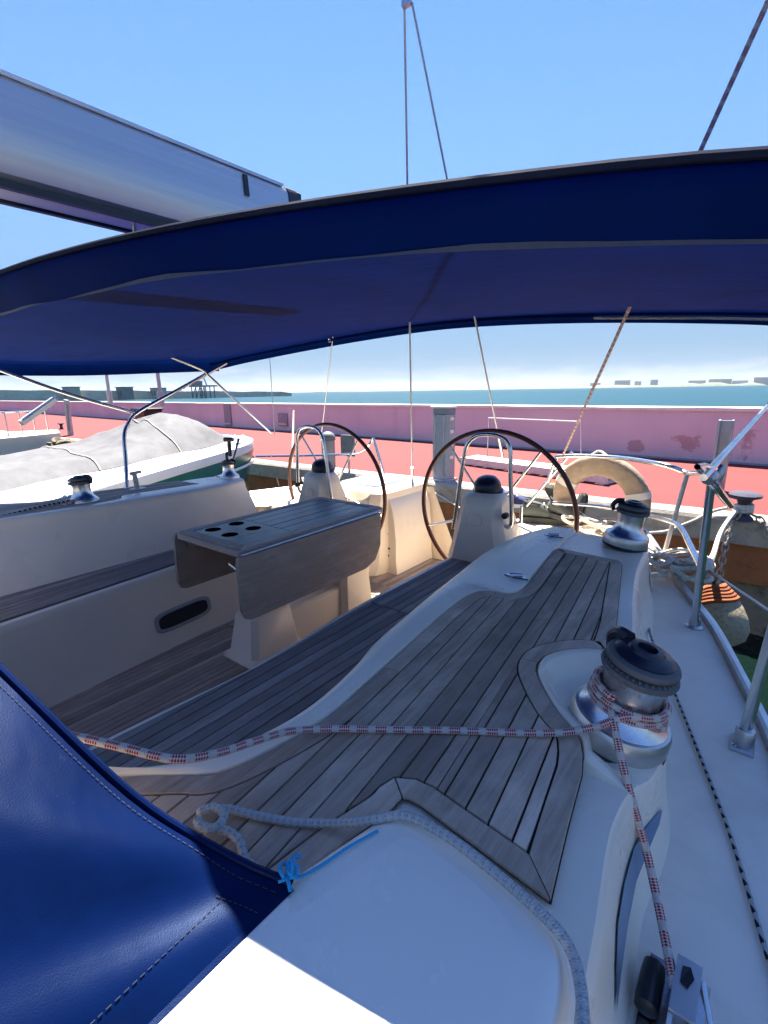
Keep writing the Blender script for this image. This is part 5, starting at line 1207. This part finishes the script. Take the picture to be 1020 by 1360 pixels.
# ------------------------------------------------------------------ quay furniture
def service_pedestal():
    b = (-3.458, 5.672, 1.100); t = thing('service_pedestal', b, 'tall grey service pedestal standing at the quay edge between the two helms', 'service pedestal')
    w, d, h = 0.125, 0.10, 0.985; x, y = b[0], b[1]+0.06
    m = stain_mat('pedestal_grey', (0.27, 0.30, 0.34), (0.33, 0.36, 0.40), (0.22, 0.22, 0.23), 6, 0.4, 0.5)
    c = 0.035
    pl = [(x-w+c, y-d), (x+w-c, y-d), (x+w, y-d+c), (x+w, y+d), (x-w, y+d), (x-w, y-d+c)]
    MB().prism(pl, QZ, QZ+h-0.10, 0.004).build('housing', m, t)
    MB().prism(pl, QZ+h-0.096, QZ+h-0.02, 0.002).build('head_band', simple('pedestal_dark', (0.17, 0.19, 0.22), 0.5), t)
    MB().box((x-w-0.012, y-d-0.014, QZ+h-0.018), (x+w+0.012, y+d+0.012, QZ+h+0.014), 0.01).build('cap', simple('white_cap', (0.72, 0.72, 0.70), 0.5), t)
    for sx in (-1, 1):
        for k in range(4):
            z = QZ+0.30+k*0.17
            MB().box((x+sx*w-0.014, y-0.04, z), (x+sx*w+0.016, y+0.03, z+0.045), 0.004).build('socket', M['gelcream'], t)
    MB().bar((x-w*0.55, y-d-0.003, QZ+0.05), (x-w*0.55, y-d-0.003, QZ+h-0.12), 0.012, 0.008, (0, 1, 0)).build('groove_strip', M['steeldull'], t)
    MB().bar((x+w*0.55, y-d-0.003, QZ+0.05), (x+w*0.55, y-d-0.003, QZ+h-0.12), 0.012, 0.008, (0, 1, 0)).build('groove_strip', M['steeldull'], t)
    MB().box((x-w-0.03, y-d-0.03, QZ), (x+w+0.03, y+d+0.03, QZ+0.025), 0.005).build('base_plate', M['steeldull'], t)
service_pedestal()
def small_post():
    b = (-5.643, 5.749, 1.100); t = thing('service_post', b, 'short grey round-topped service post behind the far wheel', 'service post')
    MB().prism(ell(b[0], b[1], 0.11, 0.11, 20), QZ, QZ+0.44, 0.01).build('body', simple('post_grey', (0.24, 0.26, 0.26), 0.6), t)
    MB().lathe([(0.125, 0), (0.125, 0.05), (0.10, 0.10), (0.05, 0.13), (0.005, 0.14)], (b[0], b[1], QZ+0.44), (0, 0, 1), 20).build('dome_cap', simple('cap_grey', (0.14, 0.15, 0.15), 0.6), t)
    b = (-5.043, 5.580, 1.100); t = thing('board_sign', b, 'blank grey board on a thin pink post at the quay edge', 'sign')
    MB().tube([(b[0], b[1], QZ), (b[0], b[1], QZ+0.30)], 0.018, 8).build('post', simple('pink_post', (0.45, 0.24, 0.23), 0.8), t)
    MB().box((b[0]-0.135, b[1]-0.03, QZ+0.24), (b[0]+0.135, b[1]-0.005, QZ+0.56), 0.004).build('board', stain_mat('board_grey', (0.17, 0.18, 0.17), (0.23, 0.24, 0.22), (0.12, 0.12, 0.11), 6), t)
small_post()
def steel_post():
    b = (-0.398, 6.827, 1.100); x, y = b[0], b[1]; t = thing('steel_post', b, 'weathered H-section steel post standing on the quay beside the rail corner', 'post')
    sg = simple('galvanised', (0.30, 0.34, 0.38), 0.45, 0.5)
    for nm, lo, hi in (('flange', (x-0.075, y-0.07, QZ), (x-0.05, y+0.07, QZ+0.82)), ('flange', (x+0.05, y-0.07, QZ), (x+0.075, y+0.07, QZ+0.82)), ('web', (x-0.0495, y-0.008, QZ), (x+0.0495, y+0.010, QZ+0.815))):
        MB().box(lo, hi, 0.002).build(nm, sg, t)
steel_post()
def bollard(px, label, s=1.0):
    x, y = px[0], px[1]; t = thing('bollard', (x, y, QZ), label, 'bollard', 'mooring bollards along the quay edge')
    bm = M.setdefault('bollard', stain_mat('blue_black_iron', (0.03, 0.035, 0.06), (0.06, 0.065, 0.10), (0.10, 0.05, 0.03), 9, 0.6))
    MB().lathe([(0.09*s, 0), (0.085*s, 0.02*s), (0.055*s, 0.05*s), (0.05*s, 0.15*s), (0.065*s, 0.19*s)], (x, y, QZ), (0, 0, 1), 20).build('stem', bm, t)
    MB().lathe([(0.06*s, 0.19*s), (0.125*s, 0.215*s), (0.13*s, 0.235*s), (0.11*s, 0.25*s), (0.03*s, 0.256*s)], (x, y, QZ), (0, 0, 1), 20).build('mushroom_head', bm, t)
    return (x, y)
BX = bollard((-0.091, 5.445, 1.100), 'blue black mooring bollard wrapped with the white stern line and chain', 1.0)
bollard((-15.771, 7.009, 1.100), 'small dark bollard on the quay edge left of the awning leg', 0.9)
bollard((-20.847, 7.183, 1.100), 'small dark bollard on the quay at the foot of the grey panel post', 0.9)
def stern_lines():
    bx, by = BX; z = QZ
    pts = [Vector((bx+0.066*cos(a), by+0.066*sin(a), z+0.07+0.022*k/4)) for k, a in enumerate([pi*0.5*i for i in range(14)])]
    end = [Vector((bx-0.05, by-0.10, z+0.10)), Vector((-0.207, 4.900, 1.102)), Vector((-0.192, 4.000, 1.153)), Vector((-0.116, 2.063, 1.656))]
    props(MB().tube(smooth(pts+end, 5), 0.017, 8).build('stern_line', M['whiterope']), 'white stern line from the wrapped bollard down to the pushpit stanchion', 'rope')
    # chain from the bollard down the quay face, every link a ring
    def chain(name, path, label):
        P_ = resample(smooth(path, 6), 40); t = thing(name, tuple(path[0]), label, 'chain', 'mooring chains on the near bollard')
        P_ = resample(P_, int(sum((P_[i+1]-P_[i]).length for i in range(len(P_)-1))/0.062)+1)
        for i in range(len(P_)-1):
            a, b = P_[i], P_[i+1]; d = (b-a).normalized(); s = d.cross(Vector((1, 0.3, 0.2))).normalized()
            if i % 2: s = d.cross(s)
            c = (a+b)/2; ring = [c+d*0.046*cos(u)+s*0.026*sin(u) for u in [2*pi*k/14 for k in range(14)]]
            MB().tube(ring, 0.008, 6, closed=True).build('link', M['chain'], t)
    M['chain'] = stain_mat('rusty_galvanised', (0.30, 0.27, 0.24), (0.45, 0.42, 0.38), (0.22, 0.10, 0.05), 18, 0.7, 0.6)
    chain('mooring_chain', [Vector((bx-0.02, by-0.08, z+0.06)), Vector((bx-0.06, 5.40, z-0.02)), Vector((-0.182, 5.330, 0.749)), Vector((-0.173, 5.300, 0.309))], 'rusty chain hanging from the near bollard down the quay face')
    chain('mooring_chain', [Vector((bx+0.06, by+0.0, z+0.06)), Vector((0.045, 5.450, 1.119)), Vector((0.128, 5.400, 0.990)), Vector((0.291, 5.360, 0.870))], 'rusty chain slack over the coping right of the near bollard')
    rope_heap('bollard_line', (bx+0.36, by+0.03, z+0.005), (0.26, 0.10), 6, 0.013, 'pale tangled line lying right of the wrapped bollard', 21, flat=0.8)
    # slack lines and a timber across the quay face
    props(MB().tube(smooth([(-3.484, 5.430, 1.012), (-3.002, 5.200, 0.931), (-2.186, 4.400, 1.014), (-1.554, 3.500, 1.231)], 5), 0.010, 8).build('mooring_line', M['whiterope']), 'slack mooring line drooping from the quay edge behind the near wheel', 'rope')
    props(MB().tube(smooth([(-0.792, 5.200, 0.911), (-0.666, 5.300, 0.924), (-0.552, 5.400, 0.980), (-0.439, 5.440, 1.049), (-0.302, 5.470, 1.151), (-0.110, 5.600, 1.195)], 5), 0.016, 8).build('mooring_line', M['whiterope']), 'mooring line dropping over the coping behind the pushpit braces', 'rope')
stern_lines()
def gangway():
    a, b = Vector((-3.806, 6.713, 1.100)), Vector((-1.285, 6.082, 1.100)); a, b = Vector((-3.943, 7.102, 1.100)), Vector((-1.519, 6.485, 1.100))
    t = thing('gangway', tuple(a), 'white folding gangway lying on the red quay, its handrail standing up', 'gangway')
    d = (b-a).normalized(); s = Vector((-d.y, d.x, 0)); wm = stain_mat('white_gangway', (0.62, 0.60, 0.57), (0.74, 0.73, 0.70), (0.42, 0.36, 0.33), 6, 0.5)
    up = Vector((0, 0, 1))
    for k in (0, 1): MB().bar(a+s*0.36*k+up*0.075, b+s*0.36*k+up*0.075, 0.05, 0.10).build('side_beam', wm, t)
    n = 12
    for i in range(n):
        p = a.lerp(b, (i+0.06)/n); q = a.lerp(b, (i+0.90)/n)
        MB().bar(p+s*0.18+up*0.11, q+s*0.18+up*0.11, 0.30, 0.02).build('tread_plank', wm, t)
    for f_ in (0.03, 0.97): MB().bar(a.lerp(b, f_)+s*-0.02+up*0.02, a.lerp(b, f_)+s*0.38+up*0.02, 0.07, 0.04).build('foot', wm, t)
    h1, h2 = (-3.736, 7.643, 1.100), (-2.199, 7.723, 1.100); y1, y2 = h1[1], h2[1]
    MB().tube([h1, (-3.736, 7.643, 1.834), (-2.265, 7.723, 1.804), h2], 0.011, 8).build('handrail', wm, t)
gangway()
def quay_left():
    # leaning grey panel post, black bin, wall plates
    b = (-17.325, 6.192, 1.100); t = thing('panel_post', b, 'leaning grey panel post on the quay near the neighbouring boat', 'post')
    MB().bar(Vector(b), Vector((-17.215, 6.192, 2.185)), 0.30, 0.06, (0, 1, 0)).build('panel', simple('panel_grey', (0.36, 0.35, 0.38), 0.6), t)
    MB().bar(Vector(b)+Vector((0.03, -0.05, 0.15)), Vector((-17.067, 6.142, 2.074)), 0.10, 0.03, (0, 1, 0)).build('backing', simple('panel_dark_grey', (0.20, 0.20, 0.24), 0.6), t)  # narrower, darker grey strip set against the panel
    wy = lambda p: wall_y(p)
    def wall_pt(px): return px
    t = thing('black_bin', (-19.193, 9.690, 1.100), 'black bin with a lid leaning against the pink wall', 'bin')
    b = (-19.193, 9.690, 1.100); x, y = b[0], b[1]; w = 0.36
    MB().prism([(x-w, y-0.3), (x+w, y-0.3), (x+w, y+0.3), (x-w, y+0.3)], QZ, QZ+0.62, 0.02, top=[(x-w*1.25, y-0.36), (x+w*1.1, y-0.36), (x+w*1.1, y+0.36), (x-w*1.25, y+0.36)]).build('body', M['black'], t)
    MB().prism([(x-w*1.5, y-0.42), (x+w*1.2, y-0.42), (x+w*1.2, y+0.40), (x-w*1.5, y+0.40)], QZ+0.62, QZ+0.70, 0.03).build('lid', M['black'], t)
    for X, cat_, lab, hw, z0, z1 in ((-15.55, 'plate', 'tall grey plate fixed on the pink wall left of the far wheel', 0.20, 0.06, 0.84), (-12.2, 'plate', 'low grey plate fixed on the pink wall behind the far wheel', 0.22, 0.16, 0.56)):
        y = wall_y(X); t = thing('wall_plate', (X, y-0.05, QZ), lab, cat_)
        MB().box((X-hw, y-0.06, QZ+z0), (X+hw, y-0.012, QZ+z1), 0.006).build('plate', simple('plate_grey', (0.27, 0.25, 0.29), 0.6), t)
        MB().box((X-hw*0.8, y-0.075, QZ+z0+0.05), (X+hw*0.8, y-0.062, QZ+z0+0.09), 0.003).build('rib', M['steeldull'], t)
quay_left()
# two grey lamp columns on the breakwater side, seen under the awning
def column(p0, p1, r, label):
    t = thing('lamp_column', tuple(p0), label, 'lamp post', 'grey columns behind the wall')
    p0, p1 = Vector(p0), Vector(p1); top = p0+(p1-p0)*1.55
    MB().tube([p0-(p1-p0)*0.1, top], lambda u: r*(1.1-0.2*u), 12).build('column', M['colgrey'], t)
    d = (p1-p0).normalized(); MB().tube([p0-d*0.15, p0+d*0.25], r*1.7, 12).build('foot', M['colgrey'], t)
    MB().lathe([(r, 0), (r*2.2, 0.06), (r*2.0, 0.30), (r*0.5, 0.36)], top, tuple(d), 12).build('lantern', M['colgrey'], t)
M['colgrey'] = simple('column_grey', (0.36, 0.37, 0.39), 0.5)
column((-15.000, 6.516, 2.174), (-15.000, 6.523, 3.346), 0.042, 'slim grey column rising left under the awning edge')
column((-13.500, 7.228, 2.134), (-13.500, 7.218, 3.376), 0.050, 'thicker grey column rising beside the awning brace')

# ------------------------------------------------------------------ neighbouring boats
def neighbour():
    t = thing('neighbour_boat', (-5.6, 2.0, 0), 'green hulled boat with white deck under a grey tarpaulin alongside', 'boat')
    cx = -6.75; prof = [(-5.0, 1.75), (-2.0, 1.86), (0.0, 1.84), (1.15, 1.74), (2.26, 1.45), (3.02, 1.22), (3.92, 0.96), (4.5, 0.70), (4.85, 0.34), (4.93, 0.06)]
    N_ = [(cx+p.x, p.y) for p in smooth([(w, y, 0) for y, w in prof], 4)]
    sheer = lambda y: 1.25+0.33*min(1.05, max(0, (y-0.2)/4.6))
    rows = []
    for x, y in N_:
        w = x-cx; s = sheer(y); r = []
        for k, z in ((0.50, -0.25), (0.78, 0.1), (0.90, 0.5), (0.97, 0.9), (0.995, s-0.13)): r.append((cx+w*k, y-(0.6-z*0.42)*(0.8 if y > 3.9 else 0), z))
        L_ = r+[(cx+w, y, s-0.02)]
        rows.append(L_+[(2*cx-p[0], p[1], p[2]) for p in L_[::-1]])
    gm = simple('green_hull_paint', (0.025, 0.15, 0.13), 0.18, var=0.1); wm = gelcoat('boat_white', (0.84, 0.84, 0.82), 0.25, 0.12)
    MB().loft(rows).build('hull', gm, t, angle=40)
    MB().loft([[(cx+(x-cx)*1.0, y, sheer(y)-0.30), (cx+(x-cx)*1.012, y, sheer(y)-0.28), (cx+(x-cx)*1.004, y, sheer(y)-0.26)] for x, y in N_]).build('rubbing_strake', wm, t)
    rows = []
    for x, y in N_:
        w = x-cx; s = sheer(y); h = [(1.010, s-0.10), (1.022, s-0.03), (1.012, s+0.015), (0.97, s+0.02), (0.80, s+0.025), (0.70, s+0.03), (0.0, s+0.05)]
        rows.append([(cx+w*k, y, z) for k, z in h]+[(2*cx-(cx+w*k), y, z) for k, z in h[-2::-1]])
    MB().loft(rows).build('deck', wm, t, angle=35)
    # low white cabin side, and a creased grey tarpaulin over it that humps up towards the end
    rows = []
    for k in range(20):
        y = -5+9.25*k/19; s = sheer(y); w = min(1.12, 1.12-0.05*max(0, y-1)-0.16*max(0, y-3)); rows.append([(cx+w, y, s), (cx+w-0.03, y, s+0.085), (cx+w-0.08, y, s+0.10), (cx-w+0.08, y, s+0.10), (cx-w, y, s)])
    MB().loft(rows, capends=True).build('cabin_side', wm, t, angle=30)
    tm = canvas('grey_tarpaulin', (0.15, 0.15, 0.155), 0.6, 0, 0.15); rd = random.Random(8); rows = []
    for i in range(92):
        y = -5+0.104*i
        hh = 0.17+0.015*sin(y*2.3); wd = 1.04-0.10*max(0, y-1.5)/1.5-0.12*max(0, y-3.0); r = []
        for k in range(29):
            u = -1+2*k/28; edge = max(0, 1-abs(u)**(2.2+1.5*(y < 3)))
            z = sheer(y)+0.09+hh*edge*(1 if y < 4.1 else max(0, (4.45-y)/0.35))
            dy = (y-3.66)/(1.05 if y < 3.66 else 0.62); du = (u+0.05)/1.05; rr = sqrt(dy*dy+du*du*0.9); th = atan2(du, dy)
            tent = max(0, 1-0.62*max(abs(dy), abs(du))-0.38*rr)
            z += 0.29*tent+0.030*sin(th*7+0.8)*min(1, rr*2)*(tent > 0)*tent*1.6
            cr_ = 0.030*abs(sin(2.3*u+0.9*y+0.4))+0.018*abs(sin(4.1*u-1.1*y+0.6))+0.010*abs(sin(9*u+3*y))
            z += (cr_-0.02)*(0.3+edge)*(1-tent); r.append((cx+wd*u+0.02*sin(5*y+2*u), y+0.02*sin(9*u), max(z, sheer(y)+0.055)))
        rows.append(r)
    MB().loft(rows).build('tarpaulin', tm, t, angle=16)
    for k in (58, 70, 80): MB().tube([Vector(p)+Vector((0, 0, 0.010)) for p in rows[k]], 0.007, 6).build('lashing', M['whiterope'], t)
    MB().bar((cx+1.20, -4.0, sheer(-4)+0.05), (cx+1.16, 1.8, sheer(1.8)+0.055), 0.03, 0.03).build('deck_rail', M['steeldull'], t)
    MB().tube(smooth([(cx+0.20, 4.60, sheer(4.6)+0.03), (cx+0.2, 4.62, sheer(4.6)+0.10), (cx-0.2, 4.62, sheer(4.6)+0.10), (cx-0.2, 4.60, sheer(4.6)+0.03)], 4), 0.012, 8).build('mooring_bitt', M['steel'], t)
neighbour()
def far_boats():
    # motor yacht with a blue awning, moored further along the quay
    t = thing('motor_yacht', (-14.2, 6.0, 0), 'distant white motor yacht with a blue awning and a high rail', 'boat')
    wm = M['gel']; X, Y = -15.2, 5.1
    hull = []
    for k in range(9):
        y = Y-7+7.0*k/8; w = 1.6*(1-(k/8)**3*0.85); hull.append([(X-w, y, 1.35), (X-w*0.8, y, 0.2), (X, y, -0.3), (X+w*0.8, y, 0.2), (X+w, y, 1.35), (X+w*0.5, y, 1.42), (X-w*0.5, y, 1.42)])
    MB().loft(hull, closed=True, capends=True).build('hull', wm, t, angle=35)
    MB().box((X-1.15, Y-5, 1.4), (X+1.15, Y-2.4, 2.05), 0.06).build('cabin', wm, t)
    MB().box((X+1.148, Y-4.8, 1.65), (X+1.165, Y-2.6, 1.92), 0.003).build('window', M['glass'], t)
    MB().prism([(X-1.2, Y-5.2), (X+1.2, Y-5.2), (X+1.2, Y-2.9), (X-1.2, Y-2.9)], 2.30, 2.46, 0.05).build('awning', simple('awning_blue', (0.015, 0.06, 0.30), 0.7), t)
    for dx, dy in ((-1.1, -5.1), (1.1, -5.1), (-1.1, -3.0), (1.1, -3.0)): MB().tube([(X+dx, Y+dy, 2.0), (X+dx, Y+dy, 2.32)], 0.02, 6).build('awning_pole', M['steel'], t)
    for k in range(6): MB().tube([(X+1.3-0.16*k, Y-2.0+0.33*k, 1.38), (X+1.3-0.16*k, Y-2.0+0.33*k, 1.95)], 0.018, 6).build('rail_post', M['steel'], t)
    MB().tube(smooth([(X+1.3-0.16*k, Y-2.0+0.33*k, 1.95) for k in range(6)], 3), 0.018, 6).build('bow_rail', M['steel'], t)
    # gangplank leading up from it
    a, b = (-21.484, 6.083, 1.100), (-12.000, 4.083, 2.194)
    t = thing('raised_passerelle', a, 'white gangplank tilted up above the quay at the far left', 'gangway'); MB().bar((-11.200, 3.194, 1.814), (-11.200, 3.831, 2.244), 0.14, 0.10).build('plank', wm, t)
    MB().tube([Vector((-11.200, 3.194, 1.814))+Vector((0.08, 0, 0.06)), Vector((-11.200, 3.831, 2.244))+Vector((0.08, 0, 0.06))], 0.02, 6).build('edge_tube', M['steel'], t)
    for i, (px_, lab) in enumerate((((-12.873, 4.179, 1.100), 'brown crumpled net heap on the quay edge left of the awning leg'), )):
        rope_heap('net_heap', (px_[0], px_[1]+0.3, QZ), (1.0, 0.25), 16, 0.035, lab, 31, 'netbrown', 0.7)
M['netbrown'] = stain_mat('brown_net', (0.14, 0.11, 0.07), (0.24, 0.19, 0.12), (0.06, 0.05, 0.035), 6, 0.7)
far_boats()
def harbour_works():
    # lattice working platform standing in the water by the end of the breakwater
    t = thing('working_platform', (-258, 164, 0), 'dark lattice work platform standing off the end of the breakwater', 'platform')
    X, Y = -246, 156; dk = simple('platform_dark', (0.10, 0.13, 0.17), 0.8)
    mb = MB()
    for dx in (-6, -2, 2, 6):
        for dy in (-3, 3): mb.tube([(X+dx, Y+dy, -1), (X+dx, Y+dy, 6.2)], 0.28, 6)
    o = mb.build('pile_frame', dk, t); o['kind'] = 'stuff'
    MB().box((X-9, Y-4, 6.0), (X+9, Y+4, 6.7), 0.05).build('deck', dk, t)
    mb = MB()
    for k in range(4):
        x = X-6+4*k; mb.bar((x, Y-3, 0.5), (x+4 if k < 3 else x-4, Y-3, 6), 0.25, 0.25)
    o = mb.build('bracing', dk, t); o['kind'] = 'stuff'
    MB().box((X-7, Y-3, 6.7), (X-3, Y+2, 9.2), 0.05).build('cabin', dk, t)
    MB().bar((X+4, Y, 6.7), (X+1, Y, 12.5), 0.5, 0.5, (0, 1, 0)).build('jib', dk, t)
    # long low sheds and a viaduct of arches along the breakwater
    for i, (x, y, w, h, col, lab) in enumerate(((-270, 100, 5, 6.3, (0.40, 0.34, 0.27), 'long tan shed on the breakwater at the left'), (-267, 124, 6, 6.1, (0.22, 0.21, 0.20), 'dark low shed midway along the breakwater'), (-265, 141, 6, 5.6, (0.42, 0.38, 0.33), 'pale shed nearest the end of the breakwater'))):
        box_house('harbour_shed', x, y, w, 6, h, col, lab, 'shed', 'sheds on the breakwater')
harbour_works()
